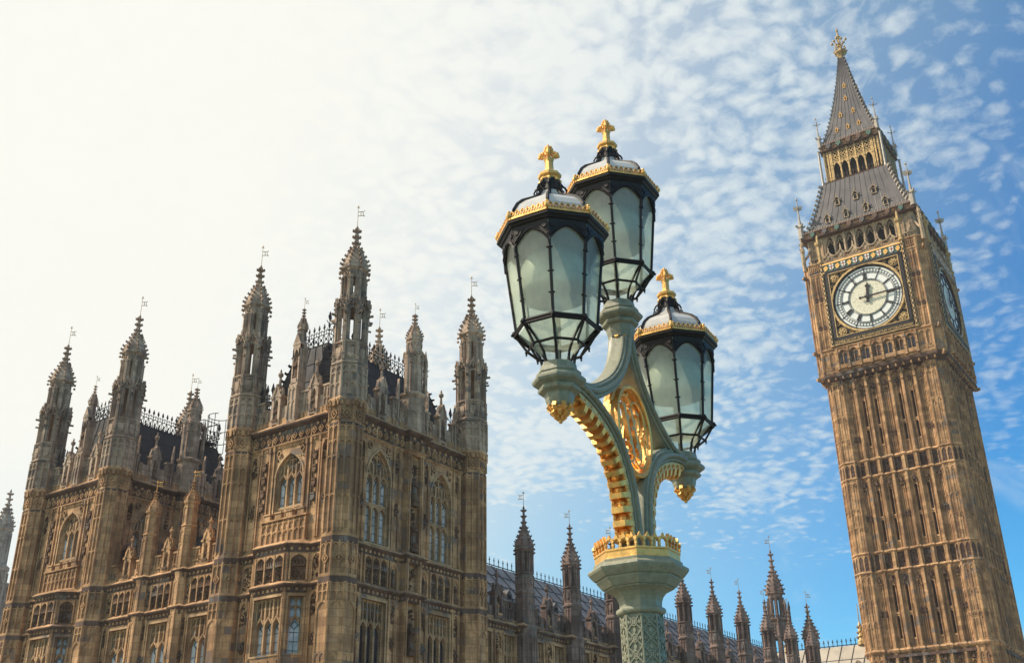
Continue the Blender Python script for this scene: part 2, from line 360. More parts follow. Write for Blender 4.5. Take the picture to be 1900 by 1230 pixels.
def vane(m, cx, cy, z0, h, ang=None, s=1.):
    m.tube([(cx, cy, z0), (cx, cy, z0+h)], [.02*s, .012*s], 5)
    m.ball((cx, cy, z0+h), .04*s, 5, 3, 1.6)
    for d in ((1, 0), (0, 1)): m.tube([(cx-d[0]*.09*s, cy-d[1]*.09*s, z0+h*.93), (cx+d[0]*.09*s, cy+d[1]*.09*s, z0+h*.93)], .016*s, 4)
    if ang is not None:
        c, n = math.cos(ang), math.sin(ang); P = lambda a, z: (cx+c*a*s, cy+n*a*s, z0+h*.5+z*s)
        for q in ([P(0, .05), P(.34, .05)], [P(0, .3), P(.3, .3)], [P(.30, .05), P(.27, .3)], [P(.16, .05), P(.16, .3)], [P(.34, .3), P(.36, .36)], [P(.3, .05), P(.38, .0)]): m.tube(q, .022*s, 4)
def open_stage(m, cx, cy, z0, z1, ap, pw, hh, solid=0.):
    """eight piers with see-through lancets between them"""
    rr = ap/C8
    for k in range(8):
        a = R(22.5+45*k); d = (math.cos(a), math.sin(a)); m.frame((cx+d[0]*rr, cy+d[1]*rr, 0), d)
        m.box(-pw, pw, z0, z1, -.22, -.03); m.box(-pw*.45, pw*.45, z0, z1-.12, -.05, .06); m.box(-pw*.62, pw*.62, z1-.2, z1-.1, -.05, .09)
        O, wd = oface(cx, cy, ap, k); m.frame(O, wd); hs = ap*.4142
        m.head(-hs+.02, hs-.02, z1, hh, -.12, -.01, 4)
        m.box(-.05, .05, z0, z0+.05, -.1, .05)
    m.frame()
def gablets(m, cx, cy, z0, h, ap, pin=True):
    hs = ap*.4142
    for k in range(8):
        O, wd = oface(cx, cy, ap, k); m.frame(O, wd)
        for s_ in (-1, 1): m.bar((s_*hs, z0), (0, z0+h), .09, -.04, .1)
        m.bar((0, z0+h*.3), (0, z0+h*1.25), .07, -.02, .08); m.prism([(-.09, z0+h*1.12), (0, z0+h*.98), (.09, z0+h*1.12), (0, z0+h*1.36)], -.03, .1)
        for s_ in (-1, 1):
            for q in (.35, .7): m.box(s_*hs*(1-q)-.04, s_*hs*(1-q)+.04, z0+h*q+.02, z0+h*q+.11, .0, .15)
        a = R(22.5+45*k); r = ap/C8; x, y = cx+math.cos(a)*r, cy+math.sin(a)*r
        m.frame()
        m.lathe(x, y, [(.10, z0-.35), (.12, z0-.3), (.085, z0-.25), (.085, z0+h*.55), (.125, z0+h*.6), (.08, z0+h*.68), (.02, z0+h*1.15)], 6, 0)
        if pin:
            d = (math.cos(a), math.sin(a)); m.frame((x, y, 0), d)
            m.box(-.045, .045, z0-.35, z0-.24, 0, .27); m.box(-.035, .035, z0-.85, z0-.76, 0, .2)
    m.frame()
def corner_turret(parent, at, flag):
    m = MB(); rnd = random.Random(3)
    m.octa(0, 0, [(.86, -4), (.86, 11.0), (.82, 11.05), (.82, 12.8), (.785, 12.85), (.785, 18.65), (.82, 18.7), (.82, 19.5), (.90, 19.72), (.96, 19.78), (.96, 19.9), (.88, 20.0), (.865, 21.8),
                  (.93, 21.84), (.93, 21.92), (.82, 22.02), (.79, 22.98), (.86, 23.02), (.86, 23.1), (.74, 23.14)])
    for k in range(8):
        def F(ap): m.frame(*oface(0, 0, ap, k))
        F(.86); h = .86*.4142
        m.panels(-h, h, 4.4, 10.75, 1, 0, .05, .09, ()); m.panels(-h+.05, h-.05, 9.9, 10.75, 2, 0, .075, .05, (10.7, 10.35), .2)
        m.head(-h+.05, h-.05, 9.9, .42, 0, .05); m.panels(-h+.05, h-.05, 6.3, 7.6, 2, 0, .04, .05, (7.55,), .2)
        F(.82); h = .82*.4142
        m.panels(-h, h, 11.1, 12.7, 2, 0, .085, .07, (12.6,), .26); m.diamond(0, 11.85, .24, .05, .02, .1)
        F(.785); h = .785*.4142
        m.panels(-h, h, 13.1, 18.6, 2, 0, .09, .075, (18.5, 17.75, 16.95, 15.0), .24); m.prism([(-h, 12.85), (h, 12.85), (h, 13.15), (-h, 13.15)], 0, .04)
        F(.82); m.diamond(0, 19.1, .25, .055, 0, .08); h = .82*.4142
        for s_ in (-1, 1): m.box(s_*h-.07, s_*h+.07, 18.75, 19.5, 0, .06); 
        for s_ in (-1, 1):
            for t in (18.86, 19.34): m.bar((s_*.3, t), (s_*.12, t+(.1 if t < 19 else -.1)), .05, 0, .05)
        F(.86); m.box(-.09, .09, 19.5, 19.92, -.02, .13); m.box(-.3, -.22, 19.55, 19.85, -.05, .1); m.box(.22, .3, 19.55, 19.85, -.05, .1)
        F(.87); h = .87*.4142; m.panels(-h, h, 20.05, 21.75, 2, 0, .08, .075, (21.68, 21.36, 20.75), .2)
        F(.80); h = .80*.4142
        for s_ in (-1, 1): m.box(s_*h-.08, s_*h+.08, 22.0, 23.05, -.02, .08); m.box(s_*h-.1, s_*h+.1, 22.35, 22.42, -.02, .11)
        m.prism([(-.17, 22.72), (-.17, 22.3), (0, 22.14), (.17, 22.3), (.17, 22.72)], 0, .09); m.carve(-.16, .16, 22.75, 22.95, .0, .1, 4, rnd)
        m.bar((-h, 22.35), (0, 22.1), .05, 0, .07); m.bar((0, 22.1), (h, 22.35), .05, 0, .07)
    m.frame(); open_stage(m, 0, 0, 23.1, 25.1, .79, .17, .5)
    m.octa(0, 0, [(.74, 25.0), (.77, 25.06), (.74, 25.25), (.66, 25.3)])
    gablets(m, 0, 0, 25.0, .62, .84)
    open_stage(m, 0, 0, 25.25, 27.05, .61, .15, .4)
    m.octa(0, 0, [(.55, 26.95), (.59, 27.0), (.59, 27.36), (.70, 27.46), (.74, 27.5), (.74, 27.6), (.66, 27.64)])
    for k in range(8):
        m.frame(*oface(0, 0, .59, k)); m.diamond(0, 27.17, .12, .04, 0, .05, False)
        a = R(22.5+45*k); m.frame()
        for z in (27.5, 27.25): m.ball((.84*math.cos(a), .84*math.sin(a), z), .085, 5, 4)
    m.mi = [1 if m.v[f[0]][2] > 19.95 else 0 for f in m.f]  # upper turret paler: backlit haze painted into the stone
    def ringc(z, ap, out, hgt, step, sz): 
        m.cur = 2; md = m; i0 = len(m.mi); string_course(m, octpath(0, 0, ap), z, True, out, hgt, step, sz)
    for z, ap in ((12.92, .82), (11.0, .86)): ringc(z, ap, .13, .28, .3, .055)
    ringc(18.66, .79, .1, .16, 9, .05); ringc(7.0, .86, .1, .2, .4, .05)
    o = m.build('turret', ['stone', 'stone_pale', 'stone_dark'], parent, at)
    s = MB(); spire(s, 0, 0, 27.62, .70, 2.75); s.build('spire', 'stone_pale', o, at)
    v = MB(); vane(v, 0, 0, 30.3, 1.35, flag); v.build('weather_vane', 'gilt_dull', o, at)
    return o
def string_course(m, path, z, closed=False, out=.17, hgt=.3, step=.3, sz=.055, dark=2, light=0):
    """a projecting moulding, underside darkened for soot and shade, top pale as lit, with a row of carved flowers in its hollow"""
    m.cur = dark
    m.sweep(path, [(-.05, z-hgt), (.03, z-hgt), (.045, z-hgt*.45), (out*.9, z-hgt*.2), (out, z-hgt*.12), (out, z-.004), (-.05, z-.004)], closed)  # underside shade put into the stone colour; lit top slope stays pale
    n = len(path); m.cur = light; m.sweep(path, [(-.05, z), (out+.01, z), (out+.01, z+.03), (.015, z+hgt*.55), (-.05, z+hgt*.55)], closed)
    for i in range(n if closed else n-1):
        a, b = path[i], path[(i+1) % n]; l = math.hypot(b[0]-a[0], b[1]-a[1]); k = int(l/step)
        if k < 1: continue
        d = ((b[0]-a[0])/l, (b[1]-a[1])/l); m.frame((a[0], a[1], 0), (d[1], -d[0]))
        for j in range(k):
            u = (j+.5)*l/k; m.box(u-sz, u+sz, z-hgt*.78, z-hgt*.78+sz*2, .02, .085, 'c')
    m.frame()
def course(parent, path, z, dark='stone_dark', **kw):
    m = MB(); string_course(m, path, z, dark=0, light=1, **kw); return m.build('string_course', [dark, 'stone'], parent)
def crest(m, p, q, h, step=.42, lattice=True, th=.026):
    """cast iron ridge cresting: rails, lattice and fleur-de-lis spikes"""
    p, q = Vector(p), Vector(q); L = (q-p).length; n = max(1, int(L/step)); d = (q-p)/L; m.frame()
    def bar(a, b, r=th): m.tube([tuple(a), tuple(b)], r, 4)
    up = Vector((0, 0, 1))
    for z in ((0.02, .5) if lattice else (.12,)): bar(p+up*h*z, q+up*h*z)
    for k in range(n+1):
        b = p+d*(L*k/n); bar(b, b+up*h*.98, th*.9)
        t = b+up*h
        m.rings([[tuple(t+d*s*r*h*.13+up*h*z+d.cross(up)*w*r*h*.05) for s, w in ((-1, 0), (0, 1), (1, 0), (0, -1))] for r, z in ((.15, -.26), (.62, -.14), (.1, .06))])
        for s in (-1, 1): bar(b+up*h*.6, b+up*h*.72+d*s*h*.13, th*.8)
        if k < n and lattice:
            c = p+d*(L*(k+.5)/n); e = p+d*(L*(k+1)/n)
            bar(b+up*h*.02, c+up*h*.28, th*.75); bar(c+up*h*.28, e+up*h*.02, th*.75); bar(b+up*h*.5, c+up*h*.22, th*.75); bar(c+up*h*.22, e+up*h*.5, th*.75)
            bar(c+up*h*.5, c+up*h*.72, th*.8); m.ball(tuple(c+up*h*.25), h*.06, 5, 4)
def plates(m, A, B, Cc, D, nu, nv, r=.03, seam=0):
    """a roof slope A B (eave) C D (ridge) of cast plates with rolled seams"""
    A, B, Cc, D = map(Vector, (A, B, Cc, D)); m.frame(); m.cur = 0; m.poly([tuple(x) for x in (A, B, Cc, D)])
    P = lambda s, t: tuple((A*(1-s)+B*s)*(1-t)+(D*(1-s)+Cc*s)*t)
    m.cur = seam
    for i in range(nu+1): m.tube([P(i/nu, 0), P(i/nu, 1)], r, 4, False)
    for j in range(1, nv): m.tube([P(0, j/nv), P(1, j/nv)], r*.8, 4, False)
    m.cur = 0
def gothic_window(parent, O, wd, uc, a, v0, vs, va, nl=3, arched=True, transom=None, w=0., dep=.34, pane='pane_pale', vh=None, name='window', grid=.42):
    """tracery, mullions and jambs in stone; pane and leading in their own mesh"""
    m = MB(); m.frame(O, wd); g = MB(); g.frame(O, wd); wp = w-dep; wi = w-.14
    if arched:
        m.arch_plate(uc-a, uc+a, va, uc, a, vs, va-.02, wp, w, 6); m.arch_plate(uc-a, uc+a, va, uc, a-.1, vs, va-.13, wp, wi, 6)
        A = m.arc(uc, a+.05, vs, va+.03, 6)
        for p, q in zip(A, A[1:]): m.bar(p, q, .1, w-.02, w+.07)
        for s_ in (-1, 1): m.box(uc+s_*(a+.05)-.05, uc+s_*(a+.05)+.05, v0, vs, w-.02, w+.05)
    else:
        m.box(uc-a-.06, uc+a+.06, va, va+.12, w-.02, w+.08)
        for s_ in (-1, 1): m.box(uc+s_*(a+.05)-.05, uc+s_*(a+.05)+.05, v0, va, w-.02, w+.05)
        m.poly([(uc-a, va, w), (uc+a, va, w), (uc+a, va, wp), (uc-a, va, wp)])
    for s_ in (-1, 1):
        m.poly([(uc+s_*a, v0, w), (uc+s_*a, va, w), (uc+s_*a, va, wp), (uc+s_*a, v0, wp)]); m.box(uc+s_*(a-.05)-.05, uc+s_*(a-.05)+.05, v0, va if not arched else vs, wp, wi)
    m.prism([(uc-a, v0), (uc+a, v0), (uc+a, v0+.08), (uc-a, v0+.08)], wp, w+.04)
    i0, i1 = uc-a+.1, uc+a-.1; lw = (i1-i0)/nl; vh = vh or vs
    for k in range(1, nl): m.box(i0+lw*k-.055, i0+lw*k+.055, v0, (vs+va)/2 if arched else va, wp, wi+.02)
    def inside(u):                                                     # height of the arch above u
        if not arched: return va
        A = m.arc(uc, a-.1, vs, va-.13, 8)
        for (x0, y0), (x1, y1) in zip(A, A[1:]):
            if x0 <= u <= x1: return y0+(y1-y0)*((u-x0)/max(1e-6, x1-x0))
        return vs
    for k in range(nl):
        u0, u1 = i0+lw*k+.05, i0+lw*(k+1)-.05; uk = (u0+u1)/2; top = min(inside(u0), inside(u1), inside(uk))
        m.head(u0, u1, vh+.2, .42, wp, wi)
        for s_ in (-1, 1): m.bar((uk+s_*(u1-u0)/2, vh-.05), (uk, vh+.3), .06, wi-.04, wi+.04)
        top = inside(uk)
        m.box(uk-.035, uk+.035, vh+.2, top, wp, wi)
        for s_ in (-1, 1):
            x0, x1 = (u0, uk-.035) if s_ < 0 else (uk+.035, u1); tt = min(inside(x0), inside(x1))
            if tt-(vh+.25) > .3: m.head(x0, x1, tt if not arched else tt-.02, .3, wp, wi-.03)
            if tt-(vh+.25) > .75: m.head(x0, x1, tt-.42, .22, wp, wi-.03); m.box(x0, x1, tt-.44, tt-.40, wp, wi-.03)
        if transom:
            m.box(u0, u1, transom-.06, transom+.06, wp, wi+.03); m.head(u0, u1, transom-.04, .34, wp, wi)
    g.cur = 0; g.poly([(uc-a, v0, wp+.01), (uc+a, v0, wp+.01), (uc+a, va, wp+.01), (uc-a, va, wp+.01)])
    g.cur = 1
    for k in range(nl):
        u0, u1 = i0+lw*k+.05, i0+lw*(k+1)-.05; uk = (u0+u1)/2
        g.box(uk-.010, uk+.010, v0, vh-.36, wp+.01, wp+.04)
        z = v0+grid*.6
        while z < vh-.5: g.box(u0, u1, z-.011, z+.011, wp+.01, wp+.04); z += grid
        g.diamond(uk, vh-.17, .2, .028, wp+.01, wp+.05, False)
    o = m.build(name, 'stone_trim', parent); g.build('pane', [pane, 'lead'], o)
    return o
def parapet(m, u0, u1, v0, w=0., h1=1.15, h2=1.62, step=.86, gaps=()):
    """pierced and panelled battlement"""
    m.box(u0, u1, v0, v0+h1-.02, w-.28, w-.06); n = max(1, round((u1-u0)/step)); s = (u1-u0)/n
    for k in range(n):
        a = u0+s*k; c = a+s*.62
        if any(g0 < a+s*.3 < g1 for g0, g1 in gaps): continue
        m.box(a, c, v0+h1-.02, v0+h2-.06, w-.28, w-.06); m.box(a-.05, c+.05, v0+h2-.06, v0+h2+.05, w-.32, w+.04); m.box(c+.05, a+s-.05, v0+h1-.06, v0+h1+.03, w-.3, w+.02)
        m.panels(a, c, v0+.08, v0+h2-.06, 2, w-.06, w+.0, .05, (v0+h2-.1, v0+h1-.2), .2); m.panels(c, a+s, v0+.08, v0+h1-.06, 1, w-.06, w, .04, (v0+h1-.12,), .2)
        m.bar((c+.02, v0+h1-.3), (a+s-.02, v0+h1-.55), .05, w-.06, w); m.box(a, c, v0+.45, v0+.52, w-.06, w-.01)
def urn(m, x, y, z, s=1.):
    m.frame(); m.lathe(x, y, [(.2*s, z), (.2*s, z+.12*s), (.12*s, z+.3*s), (.085*s, z+.75*s), (.07*s, z+.95*s), (.15*s, z+1.02*s), (.19*s, z+1.14*s), (.15*s, z+1.27*s), (.05*s, z+1.32*s), (.075*s, z+1.42*s), (.015*s, z+1.58*s)], 8, 0)
def gable_niche(m, st, u, v0, w=0., wd=.66, hw=1.8, rise=.6, urn_s=.8):
    """gabled niche on the parapet with a small statue and an urn finial"""
    h = wd/2
    m.box(u-h, u-h+.16, v0, v0+hw-.15, w-.3, w+.1); m.box(u+h-.16, u+h, v0, v0+hw-.15, w-.3, w+.1); m.box(u-h+.1, u+h-.1, v0, v0+hw, w-.3, w-.2)
    for s_ in (-1, 1): m.box(u+s_*(h-.02)-.1, u+s_*(h-.02)+.1, v0+hw-.15, v0+hw-.02, w-.32, w+.14); m.prism([(u+s_*h-.08, v0+hw), (u+s_*h+.08, v0+hw), (u+s_*h, v0+hw+.45)], w-.12, w+.04)
    m.arch_plate(u-h+.16, u+h-.16, v0+hw-.05, u, h-.18, v0+hw-.62, v0+hw-.2, w-.2, w+.06, 4)
    m.prism([(u-h+.05, v0+hw-.05), (u+h-.05, v0+hw-.05), (u, v0+hw+rise)], w-.22, w+.08)
    for s_ in (-1, 1):
        m.bar((u+s_*(h-.03), v0+hw-.1), (u, v0+hw+rise+.06), .1, w-.25, w+.13)
        for q in (.3, .62): m.box(u+s_*h*(1-q)-.06, u+s_*h*(1-q)+.06, v0+hw+rise*q, v0+hw+rise*q+.14, w-.1, w+.1)
    m.box(u-.2, u+.2, v0+.15, v0+.42, w-.2, w+.12)
    if st is not None: st.append((u, v0+.42, hw-1.0, w-.03))
    O = m.fr; x = O[0]+O[3]*u+O[5]*(w-.08); y = O[1]+O[4]*u+O[6]*(w-.08); f = m.fr; urn(m, x, y, v0+hw+rise-.25, urn_s); m.fr = f

# ================================================================== the riverside pavilion tower (and its twin further along)
EX, NY = 37.05, 36.09                          # east wall plane, north wall plane
T = [(37.05, 36.09), (37.05, 43.69), (47.45, 36.09), (47.45, 43.69)]
def gable(parent, fr, st, u, v0, mat, **kw):
    m = MB(); m.fr = fr; gable_niche(m, st, u, v0, **kw); return m.build('gable', mat, parent)
def statues(parent, fr, items, mat='stone_carved'):
    for u, v, h, wc in items:
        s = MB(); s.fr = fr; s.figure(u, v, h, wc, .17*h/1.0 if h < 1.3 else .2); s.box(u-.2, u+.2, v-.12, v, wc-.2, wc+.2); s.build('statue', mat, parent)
def niche_bay(m, cv, u0, u1, v0, v1, rnd, w=0.):
    """tall blind niche with a carved canopy at its head"""
    m.box(u0-.05, u0+.04, v0, v1, w, w+.09, 'c'); m.box(u1-.04, u1+.05, v0, v1, w, w+.09, 'c'); m.head(u0+.04, u1-.04, v1, min(.5, (u1-u0)), w, w+.1)
    cv.carve(u0+.05, u1-.05, v1-1.15, v1-.25, w, .16, 26, rnd); cv.diamond((u0+u1)/2, v0+(v1-v0)*.38, .24, .07, w, w+.09); cv.carve(u0+.02, u1-.02, v0+(v1-v0)*.30, v0+(v1-v0)*.46, w, .14, 12, rnd)
def shield_stack(m, u, v0, v1, w=0.):
    n = int((v1-v0)/.62); m.box(u-.2, u-.15, v0, v1, w, w+.07, 'c'); m.box(u+.15, u+.2, v0, v1, w, w+.07, 'c')
    for k in range(n):
        v = v0+(k+.5)*(v1-v0)/n
        m.prism([(u-.14, v+.12), (u-.14, v-.04), (u, v-.2), (u+.14, v-.04), (u+.14, v+.12)], w, w+.13); m.prism([(u-.15, v+.15), (u+.15, v+.15), (u+.11, v+.27), (u, v+.22), (u-.11, v+.27)], w, w+.15)
def frieze(m, cv, u0, u1, step=.46, w=0.):
    n = max(1, round((u1-u0)/step)); s = (u1-u0)/n
    for k in range(n):
        u = u0+s*(k+.5); m.diamond(u, 18.98, .2, .05, w, w+.1); cv.box(u-s*.48, u+s*.48, 18.7, 19.27, w, w+.008)
        for a in (-1, 1):
            for b in (-1, 1): cv.prism([(u+a*s*.46, 18.98+b*.27), (u+a*s*.46, 18.98+b*.12), (u+a*s*.22, 18.98+b*.27)], w, w+.05)
    for k in range(0, n+1, 3): m.box(u0+s*k-.05, u0+s*k+.05, 18.7, 19.28, w, w+.07)
def crown_panel(m, cv, u0, u1, v0, v1, n, rnd, w=0.):
    m.panels(u0, u1, v0, v1, n, w, w+.13, .08, (v1,), .34); s = (u1-u0)/n
    for k in range(n):
        u = u0+s*(k+.5); h = s*.36
        cv.box(u-h*1.2, u+h*1.2, v0, v1-.05, w, w+.008); cv.box(u-h, u+h, v1-.62, v1-.52, w, w+.11)
        for t in (-1, -.33, .33, 1): cv.prism([(u+t*h-.05, v1-.52), (u+t*h+.05, v1-.52), (u+t*h*.75, v1-.24)], w, w+.1)
        cv.carve(u-h, u+h, v0+.06, v1-.68, w, .15, 30, rnd)
def pavilion(loc, label):
    root = empty('palace_tower', loc, label, 'tower', 'pavilion towers of the riverside palace front'); rnd = random.Random(11)
    tur = []
    o = corner_turret(root, (*T[0], 0), R(-60)); tur.append(o)
    for k in (1, 2, 3): c = copy_tree(o, root, (T[k][0]-T[0][0], T[k][1]-T[0][1], 0)); tur.append(c)
    wl, cv, pp = MB(), MB(), MB(); stat = []
    # ---- east front
    E = ((EX, T[1][1], 0), (-1, 0)); c = 3.8
    for q in (wl, cv): q.frame(*E)
    wl.wall(0, 7.6, -4, 20.2, [(c-.98, c+.98, 14.35, 18.07)], 0)
    gothic_window(root, *E, c, .98, 14.35, 16.85, 18.07, 3, True, 15.2, vh=16.75)
    for u in (1.95, 5.65): shield_stack(cv, u, 15.0, 17.9)
    for u0, u1 in ((.95, 1.5), (6.1, 6.65)): niche_bay(wl, cv, u0, u1, 13.3, 18.35, rnd)
    for u in (1.65, 2.3, 2.62, 4.98, 5.3, 5.95): wl.box(u-.045, u+.045, 13.3, 18.6, 0, .1, 'c'); wl.box(u-.07, u+.07, 18.3, 18.6, 0, .13)
    for s_ in (-1, 1): cv.carve(c+s_*.8-.25, c+s_*.8+.25, 17.6, 18.5, 0, .1, 10, rnd); wl.diamond(c+s_*.85, 18.15, .2, .05, 0, .07, False)
    frieze(wl, cv, .95, 6.65)
    # balcony parapet above the bay window
    wl.panels(c-1.55, c+1.55, 13.35, 14.5, 8, .1, .2, .06, (14.4, 13.95), .22); wl.box(c-1.6, c+1.6, 13.3, 14.5, 0, .12); wl.box(c-1.65, c+1.65, 14.5, 14.58, 0, .25)
    for u in (-1.2, -.4, .4, 1.2): wl.box(c+u-.22, c+u+.22, 14.58, 14.86, .02, .22); wl.box(c+u-.26, c+u+.26, 14.86, 14.93, 0, .26)
    # canted bay
    bay = [(EX, 41.75), (36.25, 40.95), (36.25, 38.75), (EX, 37.95)]
    for i, (p, q) in enumerate(zip(bay, bay[1:])):
        L = math.hypot(q[0]-p[0], q[1]-p[1]); wd = ((q[1]-p[1])/L, -(q[0]-p[0])/L); O = (*p, 0)
        for m in (wl, cv): m.frame(O, wd)
        a = .93 if i == 1 else .36; u = L/2
        wl.wall(0, L, -4, 13.1, [(u-a, u+a, 7.7, 10.45), (u-a, u+a, 2.5, 6.4)], 0)
        gothic_window(root, O, wd, u, a, 7.7, 9.35, 10.45, 3 if i == 1 else 1, False, None, 0, .35, vh=9.3)
        gothic_window(root, O, wd, u, a, 2.5, 5.4, 6.4, 3 if i == 1 else 1, False, None, 0, .35, vh=5.2)
        crown_panel(wl, cv, u-a-.05, u+a+.05, 11.2, 12.5, 3 if i == 1 else 1, rnd); wl.panels(u-a, u+a, 6.6, 7.5, 3 if i == 1 else 1, 0, .06, .07, (7.4,), .25)
        for s_ in (0, L): wl.box(s_-.07, s_+.07, -4, 12.5, -.05, .07)
    wl.frame(); wl.rings([[(x, y, 13.05) for x, y in bay], [(x, y, 13.32) for x, y in ((EX, 41.4), (36.8, 40.7), (36.8, 39.0), (EX, 38.3))]], False, False)
    wl.poly([(EX, 41.4, 13.32), (36.8, 40.7, 13.32), (36.8, 39.0, 13.32), (EX, 38.3, 13.32)])
    for q in (wl, cv): q.frame(*E)
    for u0, u1 in ((.95, 1.75), (5.85, 6.65)):
        niche_bay(wl, cv, u0+.1, u1-.1, 7.0, 10.7, rnd); cv.carve(u0+.1, u1-.1, 11.3, 12.4, 0, .14, 30, rnd); wl.panels(u0+.05, u1-.05, 11.2, 12.55, 1, 0, .07, .07, (12.5,), .3); wl.panels(u0, u1, -2, 6.6, 2, 0, .07, .07, (6.5, 4))
    epath = [(EX, 43.0)]+bay+[(EX, 36.8)]
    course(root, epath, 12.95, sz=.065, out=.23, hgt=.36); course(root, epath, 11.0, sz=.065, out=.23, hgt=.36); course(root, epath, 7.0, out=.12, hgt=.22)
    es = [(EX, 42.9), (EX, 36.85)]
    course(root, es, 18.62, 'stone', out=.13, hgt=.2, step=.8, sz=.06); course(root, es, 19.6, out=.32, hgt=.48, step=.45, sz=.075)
    pp.frame(*E); parapet(pp, .9, 6.7, 19.75, .0, gaps=((c-1.9, c-.9), (c-.35, c+.35), (c+.9, c+1.9)))
    for g in (c-1.4, c+1.4): gable(root, pp.fr, stat, g, 19.75, 'stone_pale')
    statues(root, E[:1] and pp.fr, stat); stat.clear()
    # ---- north front
    N = ((EX, NY, 0), (0, -1)); c = 5.15; wc = (2.58, 7.68)
    for q in (wl, cv, pp): q.frame(*N)
    holes = []
    for u in wc: holes += [(u-.9, u+.9, 13.12, 18.12), (u-.9, u+.9, 7.3, 10.4), (u-.9, u+.9, 2.4, 6.3)]
    wl.wall(0, 10.4, -4, 20.2, holes, 0)
    for u in wc:
        gothic_window(root, *N, u, .9, 13.12, 16.55, 18.12, 3, True, 15.2, vh=16.6, pane='pane_pale')
        gothic_window(root, *N, u, .9, 7.3, 9.2, 10.4, 3, False, None, vh=9.2, pane='pane_dark'); gothic_window(root, *N, u, .9, 2.4, 5.2, 6.3, 3, False, None, vh=5.2, pane='pane_dark')
        crown_panel(wl, cv, u-.85, u+.85, 11.15, 12.55, 3, rnd)
        for s_ in (-1, 1):
            wl.box(u+s_*1.08-.05, u+s_*1.08+.05, 13.1, 18.6, 0, .1, 'c'); wl.box(u+s_*1.08-.05, u+s_*1.08+.05, 7.2, 12.6, 0, .1, 'c'); wl.box(u+s_*1.62-.05, u+s_*1.62+.05, 7.2, 18.6, 0, .11, 'c')
            niche_bay(wl, cv, u+s_*1.35-.2, u+s_*1.35+.2, 13.2, 18.4, rnd); cv.carve(u+s_*.72-.2, u+s_*.72+.2, 17.85, 18.5, 0, .1, 10, rnd)
            niche_bay(wl, cv, u+s_*1.35-.2, u+s_*1.35+.2, 7.2, 10.65, rnd); cv.box(u+s_*1.35-.13, u+s_*1.35+.13, 11.25, 11.45, 0, .12); wl.head(u+s_*1.35-.22, u+s_*1.35+.22, 12.5, .5, 0, .07)
            cv.figure(u+s_*1.35, 11.45, .7, .03, .12); wl.diamond(u+s_*.72, 18.25, .2, .05, 0, .07, False)
    # buttress with statues
    wl.box(c-.62, c+.62, -4, 19.7, 0, .14)
    for s_ in (-1, 1): wl.box(c+s_*.5-.11, c+s_*.5+.11, -4, 19.7, .14, .36); wl.box(c+s_*.5-.05, c+s_*.5+.05, -4, 18.4, .36, .42)
    for v in (16.0, 13.6, 8.4): stat.append((c, v, 1.25, .27)); cv.carve(c-.32, c+.32, v+1.35, v+1.9, .14, .22, 18, rnd); cv.box(c-.24, c+.24, v-.35, v-.13, .14, .42)
    cv.carve(c-.32, c+.32, 11.2, 12.4, .14, .2, 30, rnd)
    statues(root, wl.fr, stat); stat.clear()
    frieze(wl, cv, .95, c-.65); frieze(wl, cv, c+.65, 9.45)
    wl.diamond(c, 18.98, .22, .05, .36, .44)
    b = EX+c; npath = [(EX+.7, NY), (b-.62, NY), (b-.62, NY-.36), (b+.62, NY-.36), (b+.62, NY), (47.45-.7, NY)]
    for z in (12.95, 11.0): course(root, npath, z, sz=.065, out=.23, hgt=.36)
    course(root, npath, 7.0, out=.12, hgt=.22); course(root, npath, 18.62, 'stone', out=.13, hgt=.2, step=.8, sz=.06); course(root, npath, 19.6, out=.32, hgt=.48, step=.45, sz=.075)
    parapet(pp, .9, 9.5, 19.75, 0, gaps=((wc[0]-.6, wc[0]+.6), (c-.7, c+.7), (wc[1]-.6, wc[1]+.6)))
    for g in wc: gable(root, pp.fr, stat, g, 19.75, 'stone_pale')
    for g in (1.3, 3.9, 6.4, 8.9): pp.box(g-.045, g+.045, 19.75, 22.1, -.16, .04); pp.prism([(g-.06, 22.1), (g+.06, 22.1), (g, 22.6)], -.1, .04)
    statues(root, pp.fr, stat); stat.clear()
    # plain south and west walls
    for q in (((T[3][0], NY, 0), (1, 0), 7.6), ((T[3][0], T[3][1], 0), (0, 1), 10.4)):
        wl.frame(q[0], q[1]); wl.wall(0, q[2], -4, 21, [], 0); wl.panels(.9, q[2]-.9, 13, 20.8, 10, 0, .08, .08, (18.5, 20.7))
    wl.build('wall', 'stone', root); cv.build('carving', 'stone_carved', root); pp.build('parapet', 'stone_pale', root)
    # pinnacles half way along each parapet
    m = MB(); x, y = EX+.0, 39.87
    m.box(x-.28, x+.3, y-.3, y+.3, 19.7, 21.9); m.box(x+.0, x+.3, y-.27, y+.27, 21.9, 24.2)
    m.frame((x-.28, y, 0), (-1, 0)); m.panels(-.28, .28, 19.9, 21.7, 2, 0, .05, .05, (21.6, 20.9), .2); m.frame((x, y-.3, 0), (0, -1)); m.panels(-.25, .28, 19.9, 21.7, 2, 0, .05, .05, (21.6, 20.9), .2); m.frame((x, y-.27, 0), (0, -1)); m.panels(.02, .28, 22.1, 24.1, 1, 0, .05, .05, (24.0, 23.2), .2); m.frame()
    for s_ in (-1, 1): m.box(x-.24, x, y+s_*.22-.045, y+s_*.22+.045, 21.9, 23.9)
    m.frame((x-.0, y, 0), (-1, 0)); m.arch_plate(-.27, .27, 24.2, 0, .18, 23.4, 23.9, 0, .24, 4); m.prism([(-.3, 24.15), (.3, 24.15), (0, 24.9)], 0, .26); m.box(-.18, .18, 21.85, 22.15, 0, .28); m.frame()
    m.octa(x+.1, y, [(.27, 24.2), (.23, 24.4), (.21, 25.05), (.27, 25.1), (.27, 25.2)]); spire(m, x+.1, y, 25.2, .25, 1.3, 8, .065)
